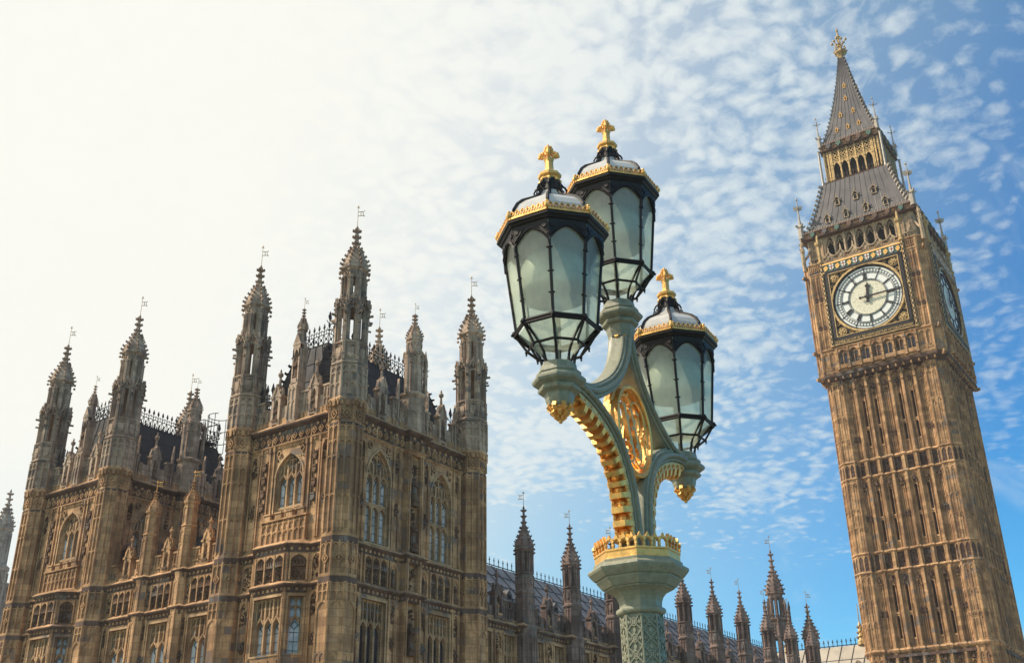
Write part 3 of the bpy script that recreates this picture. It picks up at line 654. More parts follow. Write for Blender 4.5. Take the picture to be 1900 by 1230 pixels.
    o = m.build('pinnacle', 'stone_pale', root); s = MB(); s.frame((x, y, 0), (-1, 0)); s.figure(0, 22.15, 1.3, .12, .17); s.build('statue', 'stone_carved', root)
    v = MB(); vane(v, x+.1, y, 26.4, .7, R(-60), .6); v.build('weather_vane', 'gilt_dull', o)
    m = MB(); x, y = EX+c, NY+.05
    m.octa(x, y, [(.6, 19.6), (.62, 21.7), (.74, 21.85), (.74, 21.95), (.46, 22.1), (.44, 24.1), (.48, 24.2), (.42, 24.3), (.4, 25.2), (.47, 25.3), (.47, 25.42), (.42, 25.45)])
    for k in range(8):
        m.frame(*oface(x, y, .61, k)); m.panels(-.24, .24, 19.8, 21.6, 1, 0, .05, .06, (21.5, 20.9), .25); m.frame(*oface(x, y, .45, k)); m.panels(-.18, .18, 22.2, 24.05, 1, 0, .05, .06, (23.9,), .25)
        m.frame(*oface(x, y, .4, k)); m.head(-.15, .15, 25.1, .3, 0, .05)
    m.frame(); gablets(m, x, y, 24.15, .35, .46, False)
    for s_ in (-1, 1): m.box(x+s_*.78-.09, x+s_*.78+.09, y-.3, y-.12, 21.9, 24.2); m.lathe(x+s_*.78, y-.21, [(.14, 24.2), (.1, 24.4), (.02, 24.9)], 6, 0)
    spire(m, x, y, 25.45, .42, 1.6, 8, .09); o = m.build('pinnacle', 'stone_pale', root); v = MB(); vane(v, x, y, 26.95, .75, R(-60), .6); v.build('weather_vane', 'gilt_dull', o)
    # steep iron roof with cresting
    m = MB(); z0, z1 = 20.2, 24.4; a = (37.55, 36.9, 46.95, 42.9); b = (38.05, 38.75, 46.45, 41.05)
    q0 = [(a[0], a[1], z0), (a[2], a[1], z0), (a[2], a[3], z0), (a[0], a[3], z0)]; q1 = [(b[0], b[1], z1), (b[2], b[1], z1), (b[2], b[3], z1), (b[0], b[3], z1)]
    for k, (nu, nv) in enumerate(((9, 4), (5, 4), (9, 4), (5, 4))): plates(m, q0[k], q0[(k+1) % 4], q1[(k+1) % 4], q1[k], nu, nv, .035)
    m.poly(q1); o = m.build('roof', 'roof_iron', root)
    m = MB()
    for k in range(4): crest(m, q1[k], q1[(k+1) % 4], 1.2, .36, True, .028)
    for p, q in zip(q0, q1):
        P, Q = Vector(p), Vector(q)
        for j in range(9):
            s = P.lerp(Q, (j+1)/10); crocket(m, s.x, s.y, math.atan2(s.y-39.9, s.x-42.25), 0, s.z+.05, .16)
        crest(m, q, (q[0]+.01, q[1], q[2]), 1.8, .5, False, .03)
    crest(m, (37.2, 42.75, 20.5), (37.2, 41.9, 20.5), 1.9, .3); crest(m, (46.0, NY+.4, 20.4), (46.7, NY+.4, 20.4), 2.0, .3)
    m.build('roof_cresting', 'iron', o)
    return root
near = pavilion((42.25, 39.9, -4), 'large ornate stone tower with four spired corner turrets, nearest building')
far = copy_tree(near, None, (0, 18.74, 0))
far['label'] = 'ornate stone tower with four spired turrets, farther left along the river front'

# ================================================================== the lower river range between the two towers
MY0, MY1 = 44.5, 54.05
def river_range():
    root = empty('palace_range', (40, 49.3, -4), 'lower stone range with gabled parapet and dark roof between two turreted towers', 'building'); rnd = random.Random(5)
    wl, cv, pp = MB(), MB(), MB(); stat = []
    O = ((EX, 54.83, 0), (-1, 0)); L = 11.14
    for q in (wl, cv, pp): q.frame(*O)
    wins = (2.35, 5.75, 9.0); holes = []
    for u in wins: holes += [(u-.78, u+.78, 7.3, 10.4), (u-.78, u+.78, 2.4, 6.3)]
    wl.wall(.3, L-.3, -4, 13.3, holes, 0)
    for u in wins:
        gothic_window(root, *O, u, .78, 7.3, 9.2, 10.4, 2, False, None, vh=9.2); gothic_window(root, *O, u, .78, 2.4, 5.2, 6.3, 2, False, None, vh=5.2)
        crown_panel(wl, cv, u-.8, u+.8, 11.15, 12.5, 3, rnd)
        for s_ in (-1, 1): niche_bay(wl, cv, u+s_*1.12-.18, u+s_*1.12+.18, 7.2, 10.7, rnd); wl.panels(u+s_*1.12-.2, u+s_*1.12+.2, 11.2, 12.5, 1, 0, .08, .06, (12.45,)); cv.carve(u+s_*1.12-.15, u+s_*1.12+.15, 11.3, 12.2, 0, .12, 12, rnd)
        gable(root, pp.fr, stat, u+.05, 12.95, 'stone', wd=.62, hw=1.5, rise=.5, urn_s=.62)
    parapet(pp, .8, L-.8, 12.95, 0, .75, 1.15, .8, [(u-.6, u+.6) for u in wins]+[(3.6, 4.65), (6.9, 7.9)])
    statues(root, pp.fr, stat)
    path = [(EX, 54.1)]
    for y in (50.7, 47.45): path += [(EX, y+.42), (EX-.28, y+.3), (EX-.28, y-.3), (EX, y-.42)]
    path.append((EX, 44.4))
    for z in (12.95, 11.0): course(root, path, z, sz=.065, out=.23, hgt=.36)
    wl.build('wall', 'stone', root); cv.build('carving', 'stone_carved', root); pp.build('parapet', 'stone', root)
    first = None
    for y in (50.7, 47.45):
        if first: c = copy_tree(first, root, (0, y-50.7, 0)); continue
        m = MB(); m.octa(0, 0, [(.40, -4), (.40, 12.6), (.46, 12.9), (.40, 13.0), (.38, 15.3), (.43, 15.36), (.35, 15.45), (.33, 16.55), (.42, 16.65), (.42, 16.78), (.37, 16.8)])
        for k in range(8):
            m.frame(*oface(0, 0, .39, k)); m.panels(-.16, .16, 7.2, 12.5, 1, 0, .04, .05, (12.4, 10.6), .24); m.panels(-.16, .16, 13.1, 15.2, 1, 0, .035, .05, (15.1, 14.4), .2)
            m.frame(*oface(0, 0, .34, k)); m.panels(-.14, .14, 15.45, 16.5, 1, 0, .035, .05, (16.45,), .2)
        m.frame(); spire(m, 0, 0, 16.8, .38, 1.2, 8, .075); first = m.build('pinnacle', 'stone', root, (EX-.02, y, 0))
        v = MB(); vane(v, 0, 0, 17.9, .62, R(-60), .9); v.build('finial', 'gilt', first, (EX-.02, y, 0))
    m = MB(); plates(m, (37.75, 44.3, 13.2), (37.75, 54.3, 13.2), (43.2, 54.3, 17.1), (43.2, 44.3, 17.1), 11, 5, .03); m.poly([(43.2, 44.3, 17.1), (43.2, 54.3, 17.1), (50, 54.3, 13), (50, 44.3, 13)])
    m.build('roof', 'roof_iron', root)
    return root
river_range()

# ladder cage beside the far roof
m = MB(); x, y, z = 46.1, 57.2, 24.35; r = empty('ladder_cage', (x, y, z), 'thin metal safety cage and platform on the far dark roof', 'ladder')
for a in range(0, 7):
    t = R(-30+a*40); m.tube([(x+.75*math.cos(t), y+.75*math.sin(t), z-.2), (x+.75*math.cos(t), y+.75*math.sin(t), z+2.3)], .03, 4)
m.build('uprights', 'iron', r); m = MB()
for h in (.5, 1.4, 2.3): m.tube([(x+.75*math.cos(R(a)), y+.75*math.sin(R(a)), z+h) for a in range(-30, 240, 15)], .03, 4)
m.build('hoop', 'iron', r); m = MB(); m.box(x-1.5, x-.3, y-.3, y+.9, z+.1, z+.18)
for a, b in ((-1.5, -.3), (-.3, -.3), (-1.5, .9), (-.3, .9)): m.tube([(x+a, y+b, z), (x+a, y+b, z+1.6)], .03, 4)
m.tube([(x-1.5, y-.3, z+1.6), (x-.3, y-.3, z+1.6), (x-.3, y+.9, z+1.6), (x-1.5, y+.9, z+1.6), (x-1.5, y-.3, z+1.6)], .03, 4); m.build('platform', 'iron', r)

# ================================================================== the north range running back to the clock tower
RY = 36.35
def north_range():
    root = empty('palace_north_range', (75, 40, -4), 'long stone range with a row of spired turrets and plated roof behind the lamp', 'building'); rnd = random.Random(9)
    wl, cv, pp = MB(), MB(), MB(); stat = []
    O = ((47.5, RY, 0), (0, -1)); n = 10; xs = [52.82+5.24*k for k in range(n)]; L = xs[-1]+2-47.5
    for q in (wl, cv, pp): q.frame(*O)
    holes = []; bays = [47.55]+xs; bc = [(a+b)/2+.15-47.5 for a, b in zip(bays, bays[1:])]
    for u in bc:
        for s_ in (-1, 1): holes.append((u+s_*1.12-.52, u+s_*1.12+.52, 7.0, 10.25))
    wl.wall(0, L, -4, 11.2, holes, 0)
    for i, u in enumerate(bc):
        for s_ in (-1, 1): gothic_window(root, *O, u+s_*1.12, .52, 7.0, 9.2, 10.25, 2, False, None, vh=9.1, pane='pane_dark')
        niche_bay(wl, cv, u-.3, u+.3, 7.0, 10.4, rnd); stat.append((u, 8.6, 1.0, .1))
        for s_ in (-1, 1): niche_bay(wl, cv, u+s_*1.95-.16, u+s_*1.95+.16, 7.0, 10.4, rnd)
        gable(root, pp.fr, None if i > 4 else stat, u+.1, 10.95, 'stone_soot', wd=.8, hw=1.65, rise=.32, urn_s=.8)
        parapet(pp, u-2.1, u+2.1, 10.95, 0, .85, 1.25, .7, ((u-.5, u+.6),))
    statues(root, pp.fr, stat, 'stone')
    path = [(47.6, RY)]
    for x in xs: path += [(x-.62, RY), (x-.62, RY-.5), (x+.62, RY-.5), (x+.62, RY)]
    path.append((47.5+L, RY)); course(root, path, 10.85, sz=.065, out=.23, hgt=.36); course(root, path, 6.6, out=.12)
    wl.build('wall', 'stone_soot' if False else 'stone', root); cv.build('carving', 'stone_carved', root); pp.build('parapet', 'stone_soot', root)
    m = MB(); m.octa(0, 0, [(.60, -4), (.60, 10.5), (.66, 10.8), (.52, 10.95), (.50, 12.72), (.57, 12.8), (.57, 12.9), (.49, 12.98), (.47, 13.9), (.53, 13.95), (.53, 14.03), (.4, 14.05)])
    for k in range(8):
        m.frame(*oface(0, 0, .6, k)); m.panels(-.24, .24, 6.8, 10.4, 2, 0, .05, .06, (10.3, 9.2), .26)
        m.frame(*oface(0, 0, .51, k)); m.panels(-.2, .2, 11.1, 12.7, 2, 0, .03, .04, (12.6, 11.9), .2); m.frame(*oface(0, 0, .48, k)); m.panels(-.2, .2, 13.1, 13.85, 1, 0, .05, .06); m.prism([(-.1, 13.65), (-.1, 13.35), (0, 13.2), (.1, 13.35), (.1, 13.65)], 0, .06)
    m.frame(); open_stage(m, 0, 0, 14.0, 15.35, .46, .115, .32); m.octa(0, 0, [(.44, 15.28), (.56, 15.4), (.56, 15.52), (.5, 15.55)])
    for k in range(8):
        a = R(22.5+45*k)
        for z in (15.42, 15.2): m.ball((.62*math.cos(a), .62*math.sin(a), z), .07, 5, 4)
    spire(m, 0, 0, 15.55, .54, 2.6, 8, .09)
    t0 = m.build('turret', 'stone_soot', root, (xs[0], RY-.25, 0)); v = MB(); vane(v, 0, 0, 18.05, .95, R(120), .9); v.build('weather_vane', 'gilt_dull', t0, (xs[0], RY-.25, 0))
    for x in xs[1:]: copy_tree(t0, root, (x-xs[0], 0, 0))
    m = MB(); xe = xs[-1]+2; plates(m, (47.3, 36.9, 11.4), (xe, 36.9, 11.4), (xe, 40.9, 15.7), (47.3, 40.9, 15.7), 44, 5, .05, 1); m.poly([(xe, 40.9, 15.7), (47.3, 40.9, 15.7), (47.3, 45, 11.4), (xe, 45, 11.4)])
    m.poly([(xe, 36.9, 11.4), (xe, 40.9, 15.7), (xe, 45, 11.4)])
    o = m.build('roof', ['roof_slate', 'roof_iron'], root); m = MB(); crest(m, (47.3, 40.9, 15.72), (xe, 40.9, 15.72), .55, .5, False, .035); m.build('roof_cresting', 'iron', o)
    dm = None
    for x in xs[:-1]:
        if dm: c = dm.copy(); COL.objects.link(c); c.parent = root; c.location = dm.location+Vector((x-xs[0], 0, 0)); continue
        m = MB(); m.prism([(-.3, 0), (.3, 0), (.3, .35), (0, .65), (-.3, .35)], 0, .8); m.fr = None
        m2 = MB(); m2.frame((0, 0, 0), (0, -1)); m2.prism([(-.28, 0), (.28, 0), (.28, .3), (0, .6), (-.28, .3)], -.7, .05); m2.cur = 1; m2.poly([(-.18, .05, .06), (.18, .05, .06), (.18, .28, .06), (-.18, .28, .06)])
        dm = m2.build('dormer', ['roof_cast', 'void_dark'], root, (x+1.6, 38.4, 13.0))
    return root
north_range()

# tall ventilation turret standing behind the range
def vent_turret():
    X, Y = 104.0, 40.75; root = empty('stone_turret', (X, Y, -4), 'tall two stage stone turret with open lancets, tallest spire left of the clock tower', 'turret')
    m = MB(); m.octa(X, Y, [(1.15, -4), (1.15, 13.8), (1.0, 14.0), (.95, 14.2)])
    for k in range(8): m.frame(*oface(X, Y, 1.0, k)); m.panels(-.4, .4, 8, 13.8, 1, .1, .2, .1)
    m.frame(); open_stage(m, X, Y, 14.0, 17.3, 1.0, .24, .7); m.octa(X, Y, [(.9, 17.0), (.98, 17.1), (.98, 18.6), (1.2, 18.8), (1.2, 18.95), (.85, 19.0)])
    for k in range(8): m.frame(*oface(X, Y, .98, k)); m.panels(-.38, .38, 17.2, 18.6, 2, 0, .08, .07, (18.5,), .4)
    m.frame(); gablets(m, X, Y, 18.9, .4, 1.12, False)
    for k in range(8):
        a = R(22.5+45*k); m.lathe(X+1.2*math.cos(a), Y+1.2*math.sin(a), [(.1, 18.6), (.1, 19.9), (.14, 20), (.02, 20.7)], 6, 0)
    open_stage(m, X, Y, 19.0, 21.1, .68, .16, .5); m.octa(X, Y, [(.6, 20.9), (.64, 21.0), (.66, 21.3), (.82, 21.4), (.82, 21.55), (.75, 21.6)])
    for k in range(8):
        a = R(22.5+45*k); m.ball((X+.9*math.cos(a), Y+.9*math.sin(a), 21.4), .12, 5, 4)
    o = m.build('turret_shaft', 'stone_soot', root); m = MB(); spire(m, X, Y, 21.6, .82, 4.3, 8, .14); m.build('spire', 'stone_soot', root); m = MB(); vane(m, X, Y, 25.7, 1.6, R(120), 1.3); m.build('weather_vane', 'gilt_dull', root)
    X, Y = 105.0, 38.0; root = empty('stone_turret', (X, Y, -4), 'smaller spired stone turret in front of the pale roof beside the clock tower', 'turret')
    m = MB(); m.octa(X, Y, [(.7, -4), (.66, 13.2), (.75, 13.4), (.64, 13.5), (.62, 14.6), (.5, 14.7)])
    for k in range(8): m.frame(*oface(X, Y, .66, k)); m.panels(-.26, .26, 9, 13.1, 1, 0, .08, .09)
    m.frame(); open_stage(m, X, Y, 14.6, 16.9, .6, .16, .45); m.octa(X, Y, [(.5, 16.8), (.75, 16.95), (.75, 17.1), (.66, 17.15)])
    for k in range(8):
        a = R(22.5+45*k); m.ball((X+.8*math.cos(a), Y+.8*math.sin(a), 16.95), .1, 5, 4)
    m.build('turret_shaft', 'stone_soot', root); m = MB(); spire(m, X, Y, 17.15, .72, 3.2, 8, .12); m.build('spire', 'stone_soot', root); m = MB(); vane(m, X, Y, 20.2, 1.3, R(-60), 1.2); m.build('weather_vane', 'gilt_dull', root)
vent_turret()

def west_range():
    root = empty('palace_west_range', (120, 48, -4), 'building with a pale plated roof just left of the clock tower base', 'building')
    m = MB(); m.box(114.2, 126, 34, 70, -4, 13.2); m.build('wall', 'stone', root)
    m = MB(); plates(m, (113.9, 34, 13.0), (113.9, 70, 13.0), (118.5, 70, 17.95), (118.5, 34, 17.95), 26, 3, .07, 1); m.poly([(118.5, 34, 17.95), (118.5, 70, 17.95), (126.5, 70, 12), (126.5, 34, 12)]); m.poly([(113.9, 34, 13), (118.5, 34, 17.95), (126.5, 34, 12)])
    o = m.build('roof', ['roof_pale', 'roof_cast'], root); m = MB(); crest(m, (118.5, 34, 17.95), (118.5, 62, 17.95), .75, .5, False, .045); m.build('roof_cresting', 'iron', o)
    for k, y in enumerate((37.2, 41.2, 45.2)):
        m = MB(); m.frame((115.9, y, 15.15), (-1, 0)); m.prism([(-.3, 0), (.3, 0), (.3, .5), (0, .85), (-.3, .5)], -.8, .3); m.cur = 1; m.poly([(-.2, .08, .31), (.2, .08, .31), (.2, .45, .31), (-.2, .45, .31)]); m.build('dormer', ['stone_pale', 'void_dark'], root)
    for y in (37.3, 45.6):
        m = MB(); m.lathe(118.5, y, [(.5, 17.9), (.45, 18.3), (.3, 18.6), (.36, 18.8), (.22, 19.1), (.28, 19.35), (.15, 19.7), (.2, 19.95), (.06, 20.3), (.04, 22.2)], 8, 0)
        for k in range(4):
            for z, r in ((18.6, .34), (19.1, .25), (19.7, .17)): crocket(m, 118.5, y, R(90*k+45), r, z, .2)
        m.build('finial', 'gilt_dull', root)
    urns = MB(); urn(urns, 114.6, 36.9, 13.2, 1.6); urns.build('urn', 'iron', root)
west_range()

# far tower, haze put into its pale stone colour, at the left edge of the view
def far_tower():
    X, Y = 72.0, 127.5; root = empty('distant_tower', (X+6, Y+6, -6), 'hazy distant stone tower at the far left edge', 'tower')
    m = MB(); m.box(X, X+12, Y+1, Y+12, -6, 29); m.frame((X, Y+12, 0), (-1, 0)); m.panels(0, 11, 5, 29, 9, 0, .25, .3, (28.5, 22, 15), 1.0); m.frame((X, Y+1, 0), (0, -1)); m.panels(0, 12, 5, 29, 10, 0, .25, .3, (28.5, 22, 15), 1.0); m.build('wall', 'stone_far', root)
    first = None
    for x, y, s in ((X, Y+1, 1), (X, Y+12, 1), (X+12, Y+1, 1)):
        if first: c = first.copy(); COL.objects.link(c); c.parent = root; c.location = first.location+Vector((x-X, y-Y-1, 0)); continue
        q = MB(); q.octa(0, 0, [(1.25, -6), (1.25, 30), (1.4, 30.3), (1.4, 30.7), (.95, 31), (.9, 35), (1.1, 35.3), (1.1, 35.6)])
        for k in range(8):
            q.frame(*oface(0, 0, 1.2, k)); q.panels(-.5, .5, 6, 30, 1, .05, .2, .16, (29, 22), .6); q.frame(*oface(0, 0, .9, k)); q.panels(-.36, .36, 31, 35, 1, 0, .12, .12, (34.8,), .5)
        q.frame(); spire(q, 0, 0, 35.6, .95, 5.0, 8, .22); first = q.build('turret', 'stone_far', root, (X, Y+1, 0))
far_tower()

# ================================================================== the clock tower
XC, YC = 122.7, 29.8
m_, t_, b_ = new_mat('dial_leaded'); tc_ = t_.n('ShaderNodeTexCoord')
vo = t_.n('ShaderNodeTexVoronoi', feature='DISTANCE_TO_EDGE'); vo.inputs['Scale'].default_value = 3.2
t_.l.new(tc_.outputs['Object'], vo.inputs['Vector'])
t_.l.new(t_.mix(t_.ramp(vo.outputs['Distance'], .015, .05), (.42, .36, .26), (.74, .69, .53)), b_.inputs['Base Color']); b_.inputs['Roughness'].default_value = .4
FACES = [(-1, 0), (0, -1), (1, 0), (0, 1)]
def fr4(H, k): d = FACES[k]; return (XC+d[0]*H, YC+d[1]*H, 0), d
def loc2w(H, k, u, w=0):
    d = FACES[k]; return (XC+d[0]*(H+w)-d[1]*u, YC+d[1]*(H+w)+d[0]*u)
def sqpath(H, c=0.):
    P = []
    for k in range(4):
        if c: P += [loc2w(H, k, -H+c), loc2w(H, k, H-c)]
        else: P.append(loc2w(H, k, -H))
    return P
def clock_tower():
    root = empty('clock_tower', (XC, YC, -4), 'tall stone clock tower with white dial and pointed iron spire', 'tower'); rnd = random.Random(21)
    ST, H = 6.65, 6.65
    wl, dk = MB(), MB(); slits = []; pitch = 1.354
    storeys = [(37.5, 46.3, ((38.7, 40.7), (41.0, 44.2)), (45.9, 42.6, 39.9), 39.7), (27.2, 35.0, ((27.9, 30.4), (30.7, 33.7)), (34.8, 31.9, 29.8), 30.6), (17.1, 24.6, ((17.8, 20.2), (20.5, 23.4)), (24.4, 22.0, 19.7), 20.4), (7, 16.2, ((7.5, 11), (11.4, 14.8)), (15.8, 12), 11)]
    for k in range(4):
        O, d = fr4(H, k)
        for q in (wl, dk): q.frame(O, d)
        holes = [(b*pitch-.14, b*pitch+.14, a, c) for b in (-2, -1, 1, 2) for s in storeys for a, c in s[2]]
        wl.wall(-4.75, 4.75, -4, 47.3, holes, -.5)
        if k > 1: continue
        for h in holes:
            g1 = MB(); g1.frame(O, d); g1.poly([(h[0], h[2], -1.0), (h[1], h[2], -1.0), (h[1], h[3], -1.0), (h[0], h[3], -1.0)]); slits.append(g1)
            for u in h[:2]: wl.poly([(u, h[2], -.5), (u, h[3], -.5), (u, h[3], -1.0), (u, h[2], -1.0)])
            wl.head(h[0], h[1], h[3]+.0, .3, -.5, -.42); wl.prism([(h[0]-.08, h[2]-.2), (h[1]+.08, h[2]-.2), (h[1]+.03, h[2]), (h[0]-.03, h[2])], -.5, -.42)
        for b in range(8):
            u = (b-3.5)*pitch; wl.box(u-.2, u+.2, -4, 47, -.5, -.22, 'c'); wl.box(u-.11, u+.11, -4, 47, -.2, -.07, 'c')
            for s_ in (-1, 1): wl.box(u+s_*.25-.03, u+s_*.25+.03, -4, 47, -.5, -.37, 'c')
        for b in range(-3, 4):
            u = b*pitch
            for z0, z1, sl, hd, zm in storeys:
                for s_ in (-1, 1): wl.box(u+s_*.2-.035, u+s_*.2+.035, z0, z1-.9, -.5, -.37, 'c')
                if b in (0, 3, -3):
                    wl.box(u-.03, u+.03, z0, z1-.9, -.5, -.42, 'c'); wl.head(u-.17, u+.17, z1-1.0, .3, -.5, -.32)
                    for dv in (-.18, .18):
                        for du in (-.2, .2): dk.diamond(u+du, zm+dv, .17, .06, -.5, -.24)
                wl.head(u-.45, u+.45, z1, .42, -.5, -.36, 4); dk.carve(u-.3, u+.3, z1-1.7, z1-.35, -.5, .26, 34, rnd)
                dk.prism([(u-.16, z1-.9), (u+.16, z1-.9), (u, z1-.25)], -.5, -.22)
            for z0, z1 in ((35.2, 37.0), (24.8, 26.75)):
                dk.poly([(u-.45, z0, -.495), (u+.45, z0, -.495), (u+.45, z1, -.495), (u-.45, z1, -.495)]); dk.carve(u-.4, u+.4, z0+.15, z1-.15, -.495, .22, 40, rnd)
                for s_ in (-1, 1): wl.box(u+s_*.45-.05, u+s_*.45+.05, z0, z1, -.5, -.22, 'c')
            # deep heads and brackets below the corbelling
            wl.box(u-pitch/2-.13, u-pitch/2+.13, 45.6, 46.9, -.3, .12); wl.head(u-.5, u+.5, 47.0, .8, -.5, .05, 4)
        wl.box(3.5*pitch-.13, 3.5*pitch+.13, 45.6, 46.9, -.3, .12)
        for z, w_ in ((16.3, .0),): dk.box(-4.7, 4.7, 15.9, 16.2, -.5, -.05)
    wl.frame(); dk.frame()
    for sx in (-1, 1):
        for sy in (-1, 1):
            x, y = XC+sx*5.26, YC+sy*5.26; wl.frame(); dk.frame(); wl.octa(x, y, [(1.39, -4), (1.39, 47.2)])
            if sx > 0 and sy > 0: continue
            for k in range(8):
                O, d = oface(x, y, 1.39, k)
                if d[0]*sx+d[1]*sy < -.1: continue
                wl.frame(O, d); dk.frame(O, d); h = 1.39*.4142
                for u in (-h, 0, h): wl.box(u-.075, u+.075, -4, 46.9, -.02, .08 if u else .06, 'c')
                for z0, z1, sl, hd, zm in storeys:
                    for v in hd:
                        for a, b in ((-h+.07, -.07), (.07, h-.07)): wl.head(a, b, v, .4, -.02, .07); dk.carve(a+.08, b-.08, v-.75, v-.3, 0, .08, 5, rnd)
                    for u in (-h/2, h/2): wl.box(u-.03, u+.03, z0, z1-.6, -.02, .035, 'c')
                for z0, z1 in ((35.2, 37.0), (24.8, 26.75)):
                    for a, b in ((-h+.07, -.07), (.07, h-.07)): dk.poly([(a, z0, .004), (b, z0, .004), (b, z1, .004), (a, z1, .004)]); wl.head(a, b, z1-.1, .5, 0, .07); dk.carve(a, b, z0+.2, z1-.3, 0, .09, 12, rnd)
                for a, b in ((-h+.07, -.07), (.07, h-.07)): wl.head(a, b, 46.9, .6, -.02, .12); dk.carve(a+.05, b-.05, 45.9, 46.5, 0, .1, 9, rnd)
    wl.frame(); dk.frame(); path = []
    for k in range(4):
        pts = [(-5.84, 0), (-4.66, 0), (-4.6, -.34)]
        for b in range(8):
            u = (b-3.5)*pitch
            if 0 < b < 7: pts += [(u-.3, -.34), (u-.2, -.13), (u+.2, -.13), (u+.3, -.34)]
        pts += [(4.6, -.34), (4.66, 0), (5.84, 0)]; path += [loc2w(H, k, u, w) for u, w in pts]
    for z in (37.1, 35.2, 26.85, 24.8, 7): sc = MB(); sc.sweep(path, [(-.35, z-.18), (.03, z-.16), (.12, z-.06), (.15, z-.02), (.15, z+.01), (.02, z+.2), (-.35, z+.2)], True); sc.build('string_course', 'stone_tower', root)
    sc = MB(); sc.sweep(path, [(-.15, 16.1), (.03, 16.3), (.16, 16.45), (.22, 16.6), (.22, 16.65), (.03, 16.85), (-.15, 16.85)], True); sc.build('string_course', 'stone_tower', root); sc = MB()
    H2, ch = 7.2, .85; cp = sqpath(H2, ch)
    sc.sweep(cp, [(-.9, 46.7), (-.5, 46.75), (-.5, 46.95), (-.3, 47.0), (-.12, 47.3), (.06, 47.35), (.1, 47.5), (.1, 47.62), (0, 47.75), (-.9, 47.75)], True); br = sc  # shadow in the cove painted by the darker stone
    br.cur = 1
    for k in range(4):
        br.frame(*fr4(H2, k))
        for j in range(15):
            u = (j-7)*.86; br.box(u-.09, u+.09, 46.95, 47.3, -.35, .0); dk.frame(*fr4(H2, k)); dk.carve(u+.2, u+.6, 46.95, 47.25, -.32, .2, 6, rnd)
    br.frame(); dk.frame()
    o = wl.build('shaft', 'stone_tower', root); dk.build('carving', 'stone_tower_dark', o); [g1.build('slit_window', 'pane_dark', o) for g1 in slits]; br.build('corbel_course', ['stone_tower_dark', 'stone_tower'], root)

    # ---------------- clock stage
    cs, cd = MB(), MB(); panes = []
    cs.rings([[(*q, z) for q in cp] for z in (47.6, 62.0)])
    for z, oo in ((48.0, .08), (50.75, .18), (60.75, .14), (62.1, .2)): cs.sweep(cp, [(-.1, z-.25), (.04, z-.2), (oo, z-.05), (oo, z+.06), (.02, z+.22), (-.1, z+.22)], True)
    for k in range(2):
        for q in (cs, cd): q.frame(*fr4(H2, k))
        for b in range(-3, 4):                                         # arcade under the dial
            u = b*1.29; cs.head(u-.52, u+.52, 50.45, .75, 0, .3, 5); cs.box(u-.5, u+.5, 48.1, 48.55, 0, .28); cd.carve(u-.4, u+.4, 48.62, 48.9, 0, .2, 8, rnd)
            if b % 2: cg = MB(); cg.frame(*fr4(H2, k)); panes.append(cg)
            (cg if b % 2 else cd).poly([(u-.4, 48.6, .012), (u+.4, 48.6, .012), (u+.4, 50.1, .012), (u-.4, 50.1, .012)]); cs.box(u-.035, u+.035, 48.6, 49.75, 0, .14)
            for s_ in (-1, 1): cs.head(u+s_*.22-.2, u+s_*.22+.2, 50.0, .35, 0, .16)
        for b in range(8):
            u = (b-3.5)*1.29; cs.box(u-.11, u+.11, 47.9, 50.6, 0, .38); cs.box(u-.16, u+.16, 49.0, 49.1, 0, .44); cs.box(u-.16, u+.16, 50.0, 50.1, 0, .44); cs.box(u-.15, u+.15, 47.9, 48.25, 0, .5)
        for s_ in (-1, 1):
            a, b = (4.75, 6.25) if s_ > 0 else (-6.25, -4.75)
            cs.panels(a, b, 48.1, 50.5, 2, 0, .14, .12, (50.45,), .55); cs.box(a, b, 48.2, 48.65, 0, .1); cd.carve(a+.1, b-.1, 48.3, 48.6, .1, .05, 14, rnd)
            a, b = (5.15, 6.3) if s_ > 0 else (-6.3, -5.15)
            cs.panels(a, b, 51.0, 60.6, 2, 0, .12, .12, (60.5, 57.0, 53.3), .4); cs.panels(a, b, 51, 60.5, 4, 0, .06, .05)
            for v in (53.7, 57.4):
                for j in range(2): cd.diamond(a+(b-a)*(j+.5)/2, v, .3, .1, .02, .14); cd.carve(a+(b-a)*j/2+.1, a+(b-a)*(j+1)/2-.1, v-.25, v+.25, .02, .12, 8, rnd)
            for j in range(5): u = a+(b-a)*(j+.5)/5; cs.box(u-.06, u+.06, 61.0, 61.9, 0, .14); cs.head(u-.11, u+.11, 61.8, .2, 0, .1)
        for j in range(4):
            for z in (48.0, 50.75, 62.1): pass
    for k in range(4):                                                 # chamfered corners with attached shafts and grotesques
        for u in (-H2+ch, H2-ch):
            x, y = loc2w(H2, k, u); cs.frame(); cs.lathe(x, y, [(.17, 48), (.17, 62)], 6, 0, False)
        a, b = loc2w(H2, k, H2-ch), loc2w(H2, (k+1) % 4, -H2+ch); d = (FACES[k][0]+FACES[(k+1) % 4][0], FACES[k][1]+FACES[(k+1) % 4][1]); cs.frame(((a[0]+b[0])/2, (a[1]+b[1])/2, 0), d); h = ch*.7
        cs.panels(-h, h, 48.1, 60.6, 2, 0, .08, .09, (60.5, 57, 53.4, 50.4), .35)
        for z in (47.4, 50.7, 60.7): cs.prism([(-.14, z-.2), (.14, z-.2), (.1, z+.15), (-.1, z+.15)], 0, .55); cs.box(-.2, .2, z-.1, z+.2, .45, .75)
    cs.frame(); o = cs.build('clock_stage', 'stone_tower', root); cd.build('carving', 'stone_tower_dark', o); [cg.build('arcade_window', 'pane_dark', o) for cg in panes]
    # dials on the two faces in view
    first = None
